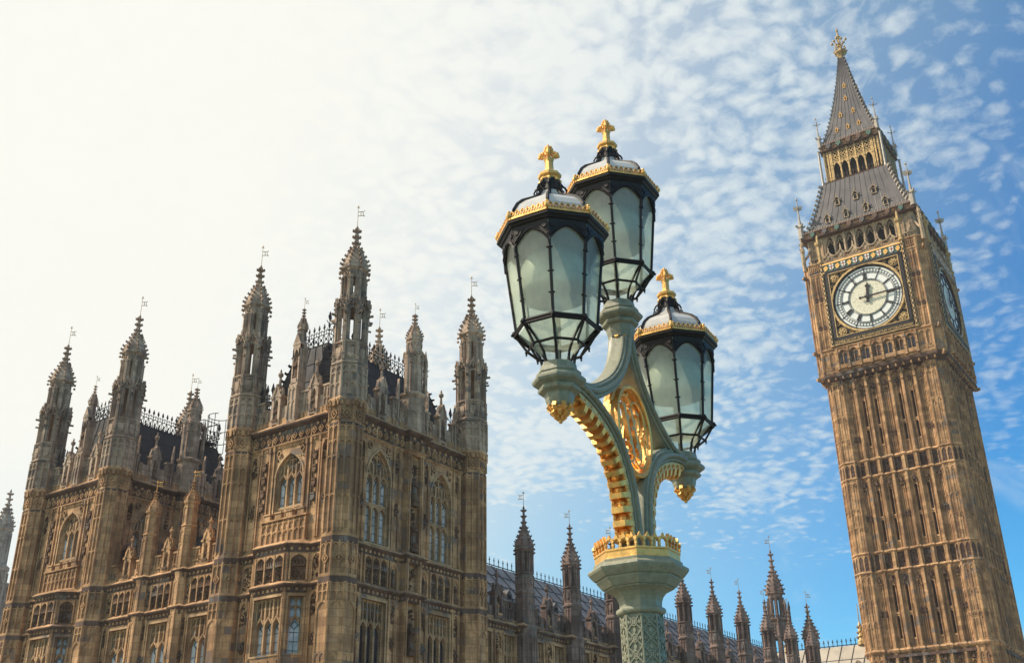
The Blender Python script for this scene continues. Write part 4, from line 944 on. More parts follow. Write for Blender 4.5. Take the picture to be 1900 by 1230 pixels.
    for k in range(2):
        O, d = fr4(H2, k)
        if first:
            c = copy_tree(first, root); c.rotation_euler = (0, 0, math.pi/2); c.location = Vector((O[0], O[1], 56.1))-WO[root.name]; continue
        BASE = (O[0], O[1], 56.1); F0 = ((0, 0, 0), d); Z0 = 56.1
        def ring(m, r0, r1, w0, w1, n=72, a0=0., a1=360.):
            P = [(math.cos(R(a0+(a1-a0)*i/n)), math.sin(R(a0+(a1-a0)*i/n))) for i in range(n+1)]
            for q0, q1 in zip(P, P[1:]):
                m.poly([(q0[0]*r0, q0[1]*r0, w1), (q0[0]*r1, q0[1]*r1, w1), (q1[0]*r1, q1[1]*r1, w1), (q1[0]*r0, q1[1]*r0, w1)])
                for r in (r0, r1):
                    if r: m.poly([(q0[0]*r, q0[1]*r, w0), (q1[0]*r, q1[1]*r, w0), (q1[0]*r, q1[1]*r, w1), (q0[0]*r, q0[1]*r, w1)])
        P2 = lambda a, r: (r*math.sin(R(a)), r*math.cos(R(a)))           # clock angle
        m = MB(); m.frame(*F0); ring(m, 2.2, 3.95, 0, .06); m.cur = 1; ring(m, 0, 2.2, 0, .06, 48)
        dial = m.build('clock_dial', ['dial_glass', 'dial_leaded'], root, BASE)
        fr = MB(); fr.frame(*F0)                                       # square iron frame, spandrel backing, black inner ring
        for s_ in (-1, 1): fr.box(s_*4.36-.18, s_*4.36+.18, -4.5, 4.4, 0, .34); fr.box(-4.54, 4.54, s_*4.36-.18, s_*4.36+.18, 0, .34)
        fr.box(-4.6, 4.6, -5.05, -4.5, 0, .26); ring(fr, 3.95, 4.1, 0, .2)
        for sx in (-1, 1):
            for sy in (-1, 1):
                A = [(sx*4.2*math.cos(R(a)), sy*4.2*math.sin(R(a))) for a in range(10, 81, 10)]
                fr.poly([(sx*4.2, sy*.73, .05)]+[(x, y, .05) for x, y in A]+[(sx*.73, sy*4.2, .05), (sx*4.2, sy*4.2, .05)])
        fr.build('dial_frame', 'dial_iron', dial, BASE)
        ga = MB(); ga.frame(*F0); ring(ga, 4.08, 4.3, 0, .34); ring(ga, 4.28, 4.36, 0, .25)
        for s_ in (-1, 1): ga.box(s_*4.13-.04, s_*4.13+.04, -4.15, 4.15, .05, .38); ga.box(-4.15, 4.15, s_*4.13-.04, s_*4.13+.04, .05, .38)
        for sx in (-1, 1):
            for sy in (-1, 1):
                cx, cy = sx*3.56, sy*3.56
                def gr(x, y, r, th=.05): 
                    Q = [(x+r*math.cos(R(a)), y+r*math.sin(R(a))) for a in range(0, 361, 30)]
                    for p, q in zip(Q, Q[1:]): ga.bar(p, q, th, .05, .2)
                gr(cx, cy, .46); gr(cx, cy, .56, .04)
                for a in range(0, 360, 60): x, y = cx+.27*math.cos(R(a)), cy+.27*math.sin(R(a)); ga.prism([(x+.13*math.cos(R(a+j)), y+.13*math.sin(R(a+j))) for j in range(0, 360, 60)], .05, .26)
                ga.prism([(cx+.12*math.cos(R(j)), cy+.12*math.sin(R(j))) for j in range(0, 360, 60)], .05, .34)
                for t in (.32, .62):
                    for sw in (0, 1):
                        x, y = (sx*3.85, sy*(3.0-t*2.2+.2)) if sw else (sx*(3.0-t*2.2+.2), sy*3.85)
                        gr(x, y, .2*(1.25-t), .04); ga.bar((x, y), ((sx*4.1, y) if sw else (x, sy*4.1)), .04, .05, .18); ga.carve(x-.1, x+.1, y-.1, y+.1, .05, .1, 4, rnd)
        for j in range(56): u = -4.5+j*9/55
        ga.box(-4.6, 4.6, -4.58, -4.52, .2, .3); ga.box(-4.6, 4.6, -5.1, -5.02, .2, .3)
        ga.build('gilt_ornament', 'gilt_dull', dial, BASE)
        cu = bpy.data.curves.new('inscription', 'FONT'); cu.body = 'DOMINE SALVAM FAC REGINAM NOSTRAM VICTORIAM PRIMAM'; cu.size = .5; cu.align_x = 'CENTER'; cu.align_y = 'CENTER'; cu.extrude = .02
        to = bpy.data.objects.new('inscription_tmp', cu); COL.objects.link(to); dg = bpy.context.evaluated_depsgraph_get(); dg.update()
        me = bpy.data.meshes.new_from_object(to.evaluated_get(dg)); bpy.data.objects.remove(to)
        xs = [v.co.x for v in me.vertices]; sc_ = 8.9/(max(xs)-min(xs)) if xs else 1
        for v in me.vertices: x, y, z = v.co; v.co = (-.285-z, -x*sc_, y*1.05-4.8)
        me.materials.clear(); me.materials.append(MAT['gilt_dull']); io = bpy.data.objects.new('inscription', me); COL.objects.link(io); io.parent = dial; WO[io.name] = Vector(BASE)
        ir = MB(); ir.frame(*F0)
        for r, th in ((3.9, .05), (3.6, .04), (3.24, .045), (3.08, .035), (2.3, .04), (2.16, .045)): ring(ir, r-th/2, r+th/2, .05, .12)
        for j in range(60): a = j*6; ir.bar(P2(a, 3.24), P2(a, 3.6), .035 if j % 5 else .09, .05, .11)
        for j in range(12): ir.bar(P2(j*30, 2.16), P2(j*30, 3.92), .04, .05, .115); ir.bar(P2(j*30-2.4, 3.62), P2(j*30+2.4, 3.62), .12, .05, .11)
        NUM = ['XII', 'I', 'II', 'III', 'IV', 'V', 'VI', 'VII', 'VIII', 'IX', 'X', 'XI']
        for j, s in enumerate(NUM):
            wds = [{'I': .115, 'V': .26, 'X': .27}[c] for c in s]; tot = sum(wds); u = -tot/2; a = R(j*30)
            def Q(x, y): return (x*math.cos(a)+y*math.sin(a), -x*math.sin(a)+y*math.cos(a))
            for c, w_ in zip(s, wds):
                l, r_, b0, b1 = u+.03, u+w_-.03, 2.36, 3.04
                if c == 'I': ir.bar(Q((l+r_)/2, b0), Q((l+r_)/2, b1), .06, .05, .13)
                elif c == 'V': ir.bar(Q(l, b1), Q((l+r_)/2, b0), .065, .05, .13); ir.bar(Q(r_, b1), Q((l+r_)/2, b0), .05, .05, .13)
                else: ir.bar(Q(l, b1), Q(r_, b0), .065, .05, .13); ir.bar(Q(r_, b1), Q(l, b0), .05, .05, .13)
                u += w_
            ir.bar(Q(-tot/2, 2.36), Q(tot/2, 2.36), .04, .05, .12); ir.bar(Q(-tot/2, 3.04), Q(tot/2, 3.04), .04, .05, .12)
        ir.build('numerals', 'dial_iron', dial, BASE)
        def hand(name, ang, prof, w0):
            h = MB(); h.frame(*F0); a = R(ang); L_ = [(x, y) for x, y in prof]; q = L_+[(-x, y) for x, y in L_[::-1] if x]
            h.prism([(x*math.cos(a)+y*math.sin(a), -x*math.sin(a)+y*math.cos(a)) for x, y in q], w0, w0+.07, True); h.build(name, 'dial_iron', dial, BASE)
        hand('hour_hand', 6.5, [(-.0, -.72), (-.16, -.62), (-.2, -.48), (-.1, -.4), (-.16, -.2), (-.26, 0), (-.17, .2), (-.14, .75), (-.2, .95), (-.13, 1.05), (-.15, 1.15), (-.3, 1.3), (-.24, 1.48), (-.1, 1.56), (0, 1.95)], .2)
        hand('minute_hand', 89.5, [(0, -1.0), (-.13, -.95), (-.18, -.8), (-.09, -.72), (-.08, -.4), (-.18, -.15), (-.18, .15), (-.10, .4), (-.085, 2.0), (-.055, 3.8), (0, 4.2)], .3)
        first = dial
    # chequered shafts beside each dial, shields and crested parapet above it
    pr, gd, sh, core_bits = MB(), MB(), MB(), MB()
    for k in range(2):
        for s_ in (-1, 1):
            x, y = loc2w(H2, k, s_*4.86, .12); n = 34; zs = [51.1+(61.9-51.1)*i/n for i in range(n+1)]
            m = MB(); m.octa(x, y, [(.2, 50.9), (.25, 51.0), (.2, 51.1)])
            for i in range(n):
                for j in range(8):
                    m.cur = (i+j) % 2; A = [(x+.2/C8*math.cos(R(22.5+45*jj)), y+.2/C8*math.sin(R(22.5+45*jj))) for jj in (j, j+1)]
                    m.poly([(*A[0], zs[i]), (*A[1], zs[i]), (*A[1], zs[i+1]), (*A[0], zs[i+1])])
            m.cur = 0; m.octa(x, y, [(.2, 61.9), (.33, 62.05), (.33, 62.25), (.2, 62.35), (.19, 64.3), (.24, 64.4), (.36, 64.6), (.38, 64.9), (.2, 65.0), (.14, 65.2), (.16, 65.6), (.02, 66.0)]); m.octa(x, y, [(.27, 56.4), (.27, 56.6)])
            m.build('chequered_shaft', ['gilt_dull', 'dial_iron'], root)
        for q in (pr, gd, sh): q.frame(*fr4(H2, k))
        sh.cur = 0; sh.box(-4.6, 4.6, 60.62, 61.6, 0, .22)
        for j in range(13):
            u = (j-6)*.72
            if j % 2:
                sh.cur = 1; sh.prism([(u-.26, 61.5), (u-.26, 61.0), (u, 60.68), (u+.26, 61.0), (u+.26, 61.5)], .2, .3); sh.cur = 2; sh.box(u-.05, u+.05, 60.75, 61.5, .3, .315); sh.box(u-.25, u+.25, 61.15, 61.25, .3, .315)
            else: gd.diamond(u, 61.1, .3, .09, .2, .3); gd.prism([(u-.1, 61.35), (u+.16, 61.45), (u+.1, 60.85), (u-.16, 60.75)], .2, .27)
        gd.box(-4.7, 4.7, 61.6, 61.75, -.1, .3); gd.box(-4.7, 4.7, 60.5, 60.62, 0, .3)
        for j in range(6):
            u = (j-2.5)*1.5; pr.diamond(u, 62.45, .52, .13, -.05, .2); pr.diamond(u, 62.45, .26, .09, -.05, .22)
            for s_ in (-1, 1): pr.bar((u, 63.15), (u+s_*.5, 62.6), .13, -.12, .28); pr.bar((u+s_*.5, 62.6), (u+s_*.75, 62.55), .13, -.12, .28)
            pr.prism([(u-.14, 63.1), (u+.14, 63.1), (u+.05, 63.6), (u-.05, 63.6)], -.05, .15); pr.prism([(u-.12, 63.65), (u, 63.55), (u+.12, 63.65), (u+.05, 63.75), (u, 64.1), (u-.05, 63.75)], -.05, .15)
            for s_ in (-.75,): 
                for e in (-.22, .0, .22): pr.box(u+s_+e-.05, u+s_+e+.05, 61.75, 62.5, -.05, .14)
        pr.box(-4.6, 4.6, 61.75, 61.95, -.1, .24); core_bits.frame(*fr4(H2, k)); core_bits.box(-4.5, 4.5, 61.8, 62.5, -.12, -.06)  # dark plate added behind the diamonds, painting their openings in shade
    o = sh.build('shield_frieze', ['shield_green', 'shield_white', 'cross_red'], root); gd.build('gilt_ornament', 'gilt', o); core_bits.build('parapet_dark_plate', 'dial_iron', pr.build('crested_parapet', 'stone_belfry', root))
    # ---------------- belfry
    bf, core = MB(), MB(); H3 = 6.35
    core.rings([[(*q, z) for q in sqpath(H3-1.0)] for z in (61.5, 66.4)])  # solid near-black core paints the unlit belfry interior
    for k in range(4):
        bf.frame(*fr4(H3, k)); 
        for s_ in (-1, 1):
            a, b = (4.3, 6.3) if s_ > 0 else (-6.3, -4.3); bf.box(a, b, 61, 66.2, -1.0, 0)
            bf.panels(a+.1, b-.3, 62.6, 65.9, 2, 0, .14, .12, (65.8,), .55); bf.box(a, b, 62.0, 62.5, 0, .25)
            for j in range(6): u = a+.15+j*.34; bf.box(u-.05, u+.05, 62.5, 63.1, .15, .25)
            bf.box(a, b, 63.1, 63.25, .1, .3)
        for b in range(-3, 4):
            u = b*1.23; bf.arch_plate(u-.62, u+.62, 66.1, u, .45, 64.75, 65.85, -.55, 0, 5)
            for s_ in (-1, 1): bf.bar((u+s_*.44, 64.6), (u+s_*.16, 65.0), .07, -.3, -.1); bf.bar((u+s_*.16, 65.0), (u, 65.5), .07, -.3, -.1); bf.bar((u+s_*.40, 65.1), (u+s_*.16, 65.35), .06, -.3, -.1)
            bf.box(u-.45, u+.45, 61.5, 62.6, -.8, -.3)
        for b in range(8): u = (b-3.5)*1.23; bf.box(u-.16, u+.16, 61.5, 66.1, -.6, .02); bf.box(u-.07, u+.07, 61.5, 66.1, .02, .14)
        x, y = loc2w(H3, k, H3-.3, -.3); bf.frame(); bf.octa(x, y, [(.42, 61.5), (.42, 66.2)])
        x, y = loc2w(7.25, k, 7.25, -.35); 
        bf.lathe(x, y, [(.26, 61.6), (.24, 64.2), (.32, 64.3), (.24, 64.45), (.2, 65.0), (.26, 65.1), (.03, 66.3)], 6, 0)
        for z in (64.6, 65.3):
            for j in range(4): crocket(bf, x, y, R(45+90*j), .2, z, .16)
        dd = Vector((XC-x, YC-y, 0)).normalized(); bf.tube([tuple(Vector((x, y, 63.2))+dd*.2), tuple(Vector((x, y, 63.9))+dd*.7), tuple(Vector((x, y, 64.9))+dd*1.2)], .14, 4)
    bf.frame(); o = bf.build('belfry', 'stone_belfry', root); core.build('belfry_dark_core', 'void_dark', o)
    # ---------------- painted iron eaves, two roofs, gallery
    def eaves(H, z0, z1, n, seed):
        r = random.Random(seed); e = MB(); P = sqpath(H); zz = z0+(z1-z0)*.62
        e.cur = 0; e.sweep(P, [(-.8, z0-.12), (.0, z0-.1), (.06, z0), (.0, z0+.06), (-.02, zz-.08), (.1, zz), (.1, zz+.05), (-.25, z1), (-.8, z1)], True)
        for k in range(4):
            e.frame(*fr4(H, k))
            for j in range(n):
                u = (j-(n-1)/2)*(2*H*.94/n); s = (zz-z0)*.42; v = (z0+zz)/2
                if j % 2: e.cur = r.choice((1, 0, 1, 4)); e.prism([(u-s*.9, v+s), (u-s*.9, v-s*.3), (u, v-s*1.2), (u+s*.9, v-s*.3), (u+s*.9, v+s)], 0, .2)
                else: e.cur = 2; e.carve(u-s*1.1, u+s*1.1, v-s*.6, v+s*.7, .0, .14, 16, r)
            e.cur = 3
            for z, off in ((zz+.12, -.0), (z1-.08, -.2)):
                for j in range(int(2*H/.33)):
                    u = -H+.15+j*.33; e.frame(*fr4(H, k)); e.prism([(u-.06, z), (u, z-.06), (u+.06, z), (u, z+.08)], off-.05, off+.1)
        e.frame(); return e.build('eaves_cornice', ['bronze_red', 'shield_green', 'gilt_dull', 'silver_white', 'roof_cast'], root)
    def roof(name, prof, n, hipn, hs):
        r = MB(); r.cur = 0
        r.rings([[(*q, z) for q in sqpath(h)] for h, z in prof])
        for k in range(4):
            for i in range(n+1):
                t = -1+2*i/n; pts = [(*loc2w(h, k, h*t), z) for h, z in prof]
                r.tube(pts, .05, 4, False)
        c = r; r.frame(); r.cur = 1
        L = [0]
        for (h0, z0), (h1, z1) in zip(prof, prof[1:]): L.append(L[-1]+math.hypot(h1-h0, z1-z0))
        for k in range(4):
            for i in range(hipn):
                s = L[-1]*(i+.6)/hipn
                for j in range(len(L)-1):
                    if L[j] <= s <= L[j+1]: f = (s-L[j])/(L[j+1]-L[j]); h = prof[j][0]*(1-f)+prof[j+1][0]*f; z = prof[j][1]*(1-f)+prof[j+1][1]*f
                x, y = loc2w(h, k, h); crocket(c, x, y, math.atan2(y-YC, x-XC), -.03, z, hs*(.6+.4*h/prof[0][0]))
        return r.build(name, ['roof_cast', 'silver_white'], root)
    def hw(prof, z):
        for (h0, z0), (h1, z1) in zip(prof, prof[1:]):
            if z0 <= z <= z1: return h0+(h1-h0)*(z-z0)/(z1-z0)
    def dormers(prof, rows, s, mats):
        proto = {}
        for z, us in rows:
            for k in range(2):
                for u in us:
                    x, y = loc2w(hw(prof, z), k, u)
                    if k in proto:
                        c = proto[k].copy(); COL.objects.link(c); c.parent = root; c.location = Vector((x, y, z))-WO[root.name]; continue
                    m = MB(); m.frame((0, 0, 0), FACES[k])
                    m.cur = 0; m.box(-.42*s, .42*s, -.1*s, .0, -.6*s, .22*s)
                    for e in (-1, 1): m.box(e*.3*s-.07*s, e*.3*s+.07*s, 0, .95*s, -.8*s, .16*s); m.bar((e*.52*s, .8*s), (0, 1.5*s), .12*s, -1.1*s, .25*s); m.bar((e*.24*s, .7*s), (0, 1.0*s), .07*s, -.1*s, .14*s)
                    m.box(-.03*s, .03*s, 1.45*s, 1.95*s, .05*s, .12*s); m.prism([(-.13*s, 1.8*s), (0, 1.68*s), (.13*s, 1.8*s), (0, 2.05*s)], .04*s, .14*s)
                    m.cur = 1; m.poly([(-.25*s, 0, .02*s), (.25*s, 0, .02*s), (.25*s, .9*s, .02*s), (0, 1.2*s, .02*s), (-.25*s, .9*s, .02*s)])
                    proto[k] = m.build('dormer', mats, root, (x, y, z))
    RP = [(6.5, 66.95), (6.05, 67.7), (5.5, 69.2), (4.95, 71.2), (4.45, 73.2), (4.2, 74.5)]
    eaves(7.0, 66.0, 67.15, 17, 4); roof('lower_roof', RP, 14, 11, .42)
    dormers(RP, ((68.0, (-3.6, -1.25, 1.25, 3.6)), (70.5, (-2.3, 0, 2.3))), .8, ['stone_belfry', 'void_dark'])
    m = MB()
    for k in range(4): p, q = loc2w(6.7, k, -6.6), loc2w(6.7, k, 6.6); crest(m, (*p, 67.15), (*q, 67.15), .5, .5, False, .03)
    m.build('eaves_cresting', 'silver_white', root)
    g, gc, gf = MB(), MB(), MB(); HG = 3.55
    gf.sweep(sqpath(4.0), [(-.9, 74.1), (.0, 74.15), (.12, 74.35), (.0, 74.5), (.1, 74.75), (-.9, 74.8)], True)
    for k in range(4):
        gf.frame(*fr4(4.0, k))
        for j in range(20): u = (j-9.5)*.4; gf.prism([(u-.13, 74.45), (u, 74.2), (u+.13, 74.45), (u, 74.7)], 0, .16)
        gf.frame(); crest(gf, (*loc2w(4.0, k, -4), 74.8), (*loc2w(4.0, k, 4), 74.8), .75, .4, False, .03)
    gc.rings([[(*q, z) for q in sqpath(2.7)] for z in (74.6, 79.6)])  # solid near-black core paints the darkness inside the gallery
    for k in range(4):
        g.frame(*fr4(HG, k))
        for b in range(6): u = (b-2.5)*1.04; g.box(u-.09, u+.09, 74.7, 79.6, -.18, .06); g.box(u-.14, u+.14, 77.3, 77.42, -.2, .1)
        for b in range(5):
            u = (b-2)*1.04; g.arch_plate(u-.43, u+.43, 77.75, u, .36, 76.9, 77.6, -.15, .0, 4); g.box(u-.43, u+.43, 77.72, 77.8, -.15, .03)
            for v in (78.1, 78.65, 79.2): 
                for e in (-.21, .21): g.diamond(u+e, v, .24, .09, -.12, .0, False)
        for s_ in (-1, 1):
            for e in (2.75, 3.05, 3.45): g.box(s_*e-.09, s_*e+.09, 74.7, 79.6, -.2, .06)
            for j in range(8): v = 77.6+j*.25; g.box(min(s_*2.7, s_*3.5), max(s_*2.7, s_*3.5), v-.05, v+.05, -.15, -.02)
    g.frame(); gc.frame(); gf.frame(); o = g.build('lantern_gallery', 'gilt_dull', root); gc.build('lantern_dark_core', 'void_dark', o); gf.build('gallery_rail', 'bronze_red', o)
    SP = [(3.5, 80.8), (3.25, 81.6), (2.75, 83.2), (2.15, 85.6), (1.55, 88.4), (1.0, 91.4), (.6, 94.0), (.36, 95.8)]
    eaves(3.85, 79.65, 80.95, 11, 8); roof('spire_roof', SP, 9, 22, .24)
    dormers(SP, ((82.3, (-1.45, 0, 1.45)), (84.9, (-.85, .85)), (87.6, (0,)), (89.9, (0,))), .42, ['gilt', 'void_dark'])
    m = MB()
    m.lathe(XC, YC, [(.4, 95.4), (.5, 95.7), (.36, 95.9), (.6, 96.3), (.85, 96.55), (.85, 96.75), (.3, 96.8), (.22, 97.4), (.3, 97.6), (.2, 97.8), (.13, 98.9), (.24, 99.1), (.34, 99.35), (.14, 99.6), (.1, 100.2), (.18, 100.4), (.03, 101.0)], 8)
    for k in range(8): a = R(22.5+45*k); m.ball((XC+.85*math.cos(a), YC+.85*math.sin(a), 96.9), .14, 6, 4)
    for k in range(8):
        a = R(45*k); c, s = math.cos(a), math.sin(a); rr = .95 if k % 2 == 0 else .7
        m.tube([(XC, YC, 98.0), (XC+c*.5, YC+s*.5, 98.1), (XC+c*rr, YC+s*rr, 98.5)], .06, 5); m.ball((XC+c*rr, YC+s*rr, 98.6), .2, 6, 4); m.tube([(XC, YC, 97.6), (XC+c*.6, YC+s*.6, 97.5)], .05, 4); m.ball((XC+c*.62, YC+s*.62, 97.45), .13, 6, 4)
    m.build('gilt_finial', 'gilt_dull', root)
    proto = {}
    for H_, z0, h, s in ((6.85, 66.3, 6.0, 1.0), (3.75, 80.3, 4.9, .75)):
        for k in range(4):
            x, y = loc2w(H_, k, H_)
            if H_ in proto: c = proto[H_].copy(); COL.objects.link(c); c.parent = root; c.location = Vector((x, y, 0))-WO[root.name]; continue
            m = MB(); m.lathe(0, 0, [(.36*s, z0), (.34*s, z0+h*.25), (.42*s, z0+h*.27), (.2*s, z0+h*.33), (.12*s, z0+h*.5), (.09*s, z0+h*.72), (.2*s, z0+h*.74), (.07*s, z0+h*.76), (.06*s, z0+h*.93), (.16*s, z0+h*.95), (.02, z0+h)], 8)
            for j in range(4):
                a = R(90*j+20); c_, s_ = math.cos(a), math.sin(a)
                if s == 1: m.prism([(0, 0)]*3, 0, 0) if False else m.rings([[(c_*.1+dx*-s_, s_*.1+dx*c_, z0+h*.68) for dx in (-.04, .04)]+[(c_*.1+dx*-s_, s_*.1+dx*c_, z0+h*.8) for dx in (.04, -.04)], [(c_*.5+dx*-s_, s_*.5+dx*c_, z0+h*.71) for dx in (-.04, .04)]+[(c_*.55+dx*-s_, s_*.55+dx*c_, z0+h*.79) for dx in (.04, -.04)]])
                else: m.tube([(0, 0, z0+h*.74), (c_*.4, s_*.4, z0+h*.76)], .05, 4); m.ball((c_*.42, s_*.42, z0+h*.77), .09, 5, 4)
                crocket(m, 0, 0, R(90*j+45), .3*s, z0+h*.3, .3*s)
            proto[H_] = m.build('corner_finial', 'silver_white', root, (x, y, 0))
    for k in range(4): m = MB(); x, y = loc2w(4.0, k, 4.0); m.lathe(x, y, [(.22, 74.5), (.16, 74.9), (.14, 79.6), (.2, 79.7)], 6, 0); m.build('gallery_post', 'silver_white', root)
    return root
clock_tower()

# ================================================================== the bridge lamp
LX, LY = 5.77, 3.13
def street_lamp():
    root = empty('street_lamp', (LX, LY, -.75), 'green and gold cast iron lamp with three octagonal lanterns, nearest thing in view', 'street lamp')
    root.rotation_euler = (Matrix.Rotation(R(-.7), 3, Vector((math.cos(YAW), math.sin(YAW), 0))) @ Matrix.Rotation(R(5.6), 3, 'Z')).to_euler(); root.location = (LX+.025, LY-.037, -.75)      # turned and leaning a little
    # ---- column
    m = MB(); m.octa(LX, LY, [(.30, -.75), (.30, -.55), (.26, -.5), (.24, -.2), (.17, -.12), (.15, 0), (.124, .06), (.120, 1.165), (.125, 1.17)], False)
    tor = [(.125+.024*math.sin(R(a)), 1.19-.022*math.cos(R(a))) for a in range(0, 181, 22)]
    m.octa(LX, LY, tor+[(.126, 1.216), (.129, 1.245), (.139, 1.27), (.158, 1.292), (.186, 1.308), (.208, 1.314), (.208, 1.322), (.222, 1.324), (.256, 1.366), (.256, 1.376), (.270, 1.379), (.300, 1.413), (.306, 1.426), (.302, 1.437), (.288, 1.445), (.270, 1.456), (.270, 1.470), (.256, 1.478), (.1, 1.482)])
    for k in range(8):                                                 # cast lozenge and rosette pattern on the shaft
        m.frame(*oface(LX, LY, .1215, k)); h = .049
        for u in (-h, h): m.box(u-.004, u+.004, .1, 1.16, -.004, .008)
        for j in range(11):
            v = .13+j*.094; 
            if v+.094 > 1.17: break
            m.bar((-h, v), (h, v+.094), .007, -.004, .009); m.bar((h, v), (-h, v+.094), .007, -.004, .009)
            Q = [(.023*math.cos(R(a)), v+.047+.023*math.sin(R(a))) for a in range(0, 361, 40)]
            for p, q in zip(Q, Q[1:]): m.bar(p, q, .006, -.004, .010)
            for a in range(0, 360, 60): m.prism([(.010*math.cos(R(a))+.007*math.cos(R(b)), v+.047+.010*math.sin(R(a))+.007*math.sin(R(b))) for b in range(0, 360, 90)], -.004, .010)
            for s_ in (-1, 1): m.prism([(s_*.046, v+.047), (s_*.034, v+.061), (s_*.028, v+.047), (s_*.034, v+.033)], -.004, .009); 
            m.prism([(0, v-.018), (.012, v), (0, v+.018), (-.012, v)], -.004, .009)
    m.frame(); m.build('column', 'lamp_paint', root, None, (.93, LX, LY))
    # ---- gilt crown on the capital
    m = MB(); 
    m.octa(LX, LY, [(.262, 1.472), (.262, 1.478), (.258, 1.482), (.258, 1.515), (.263, 1.52), (.263, 1.53), (.25, 1.53), (.25, 1.472)], False)
    for k in range(8):
        m.frame(*oface(LX, LY, .257, k)); h = .1065
        for j in range(4):
            c = -h+(j+.5)*2*h/4; a = h/4*.92; A = [(c+a*math.cos(R(t)), 1.565+a*1.0*math.sin(R(t))) for t in range(0, 181, 20)]
            for r, w0, w1 in ((1.0, -.012, .006), (.78, -.012, .0)):
                B = [(c+(x-c)*r, 1.565+(y-1.565)*r) for x, y in A]
                for p, q in zip(B, B[1:]): m.bar(p, q, .009, w0, w1)
            for s_ in (-1, 1): m.bar((c+s_*a, 1.53), (c+s_*a, 1.568), .010, -.012, .006)
            m.prism([(c-.012, 1.592), (c, 1.582), (c+.012, 1.592), (c+.006, 1.604), (c, 1.616), (c-.006, 1.604)], -.014, .008); m.frame(*oface(LX, LY, .257, k))
            e = c+h/4; m.prism([(e-.012, 1.572), (e, 1.56), (e+.012, 1.572), (e, 1.592)], -.012, .012); m.prism([(e-.01, 1.548), (e, 1.538), (e+.01, 1.548), (e, 1.558)], -.012, .008)
    m.frame(); m.build('gilt_crown', 'gilt', root, None, (.93, LX, LY))
    # ---- moulded ribs: two lower arms, two upper arms
    def rib(m, path, th, dep, y0=0.):
        """a moulded bar following a curve in the plane of the arms"""
        P = [Vector((x, z)) for x, z in path]; pts = []
        for i in range(len(P)-1):                                      # Catmull-Rom
            a, b, c, d = P[max(i-1, 0)], P[i], P[i+1], P[min(i+2, len(P)-1)]
            for s in range(5): t = s/5; pts.append(.5*((2*b)+(c-a)*t+(2*a-5*b+4*c-d)*t*t+(3*b-a-3*c+d)*t**3))
        pts.append(P[-1]); h = th/2; w = dep/2
        prof = [(-h*.30, w), (-h*.12, w*1.12), (h*.12, w*1.12), (h*.30, w), (h*.36, w*.80), (h*.55, w*.86), (h*.72, w*.80), (h*.78, w*.62), (h*.96, w*.62), (h, w*.5)]
        prof = prof+[(a, -b) for a, b in prof[::-1]]; prof = prof+[(-a, b) for a, b in prof[::-1] if abs(a) > h*.31]
        prof = [(h*math.copysign(1, a)*abs(a)/h, b) for a, b in prof]; RR = []
        for i, p in enumerate(pts):
            d = (pts[min(i+1, len(pts)-1)]-pts[max(i-1, 0)]).normalized(); n = Vector((-d.y, d.x))
            RR.append([(LX+p.x+n.x*a, LY+y0+b, p.y+n.y*a) for a, b in prof])
        m.rings(RR); return pts
    low = [(.075, 1.46), (.08, 1.60), (.095, 1.76), (.13, 1.93), (.20, 2.07), (.31, 2.195), (.46, 2.28), (.65, 2.34), (.86, 2.37)]
    upp = [(.0, 3.09), (.012, 3.0), (.05, 2.86), (.13, 2.72), (.255, 2.59), (.43, 2.475), (.62, 2.39), (.86, 2.35)]
    arms = {}
    for s_ in (-1, 1):
        m = MB(); arms[s_] = rib(m, [(s_*x, z) for x, z in low], .105, .15); o = m.build('lower_arm', 'lamp_paint', root)
        g = MB(); pts = arms[s_]                                       # gilt cusped soffit on the outer side of each lower arm
        L = [0.]
        for a, b in zip(pts, pts[1:]): L.append(L[-1]+(b-a).length)
        def at(s):
            for i in range(len(L)-1):
                if L[i] <= s <= L[i+1]: t = (s-L[i])/(L[i+1]-L[i]); p = pts[i].lerp(pts[i+1], t); d = (pts[i+1]-pts[i]).normalized(); return p, d
            return pts[-1], (pts[-1]-pts[-2]).normalized()
        N = 13; s0, s1 = .14, L[-1]-.05; RR = []
        for i in range(40):
            p, d = at(s0+(s1-s0)*i/39); n = Vector((-d.y, d.x)) if s_ < 0 else Vector((d.y, -d.x)); q = p+n*.048
            RR.append([(LX+q.x, LY-.055, q.y), (LX+q.x+n.x*.022, LY-.055, q.y+n.y*.022), (LX+q.x+n.x*.022, LY+.055, q.y+n.y*.022), (LX+q.x, LY+.055, q.y)])
        g.rings(RR)
        for i in range(N):
            sc0, sc1 = s0+(s1-s0)*i/N, s0+(s1-s0)*(i+1)/N; st = sc1-sc0
            def ringpt(s, off, y): p, d = at(s); n = Vector((-d.y, d.x)) if s_ < 0 else Vector((d.y, -d.x)); q = p+n*off; return (LX+q.x, LY+y, q.y)
            for y in (-.062, .0, .042):                                 # little arches either side, a block between
                A = [(sc0+st*(.5-.5*math.cos(R(t))), .066+.022*math.sin(R(t))) for t in range(0, 181, 30)] if y else []
                for (a0, f0), (a1, f1) in zip(A, A[1:]): g.tube([ringpt(a0, f0, y+.01), ringpt(a1, f1, y+.01)], .012, 5, False)
            e = st*.21; RRb = []
            for off, hw in ((.06, .062), (.10, .062), (.135, .05), (.150, .036)):
                RRb.append([ringpt(sc0-e+.0, off, -hw), ringpt(sc0+e, off, -hw), ringpt(sc0+e, off, hw), ringpt(sc0-e, off, hw)])
            g.rings(RRb)
            c = ringpt((sc0+sc1)/2, .068, 0); g.ball(c, .032, 8, 6)
            for y in (-.03, .03): g.ball(ringpt((sc0+sc1)/2, .064, y), .014, 6, 4)
        g.build('gilt_soffit', 'gilt', o)
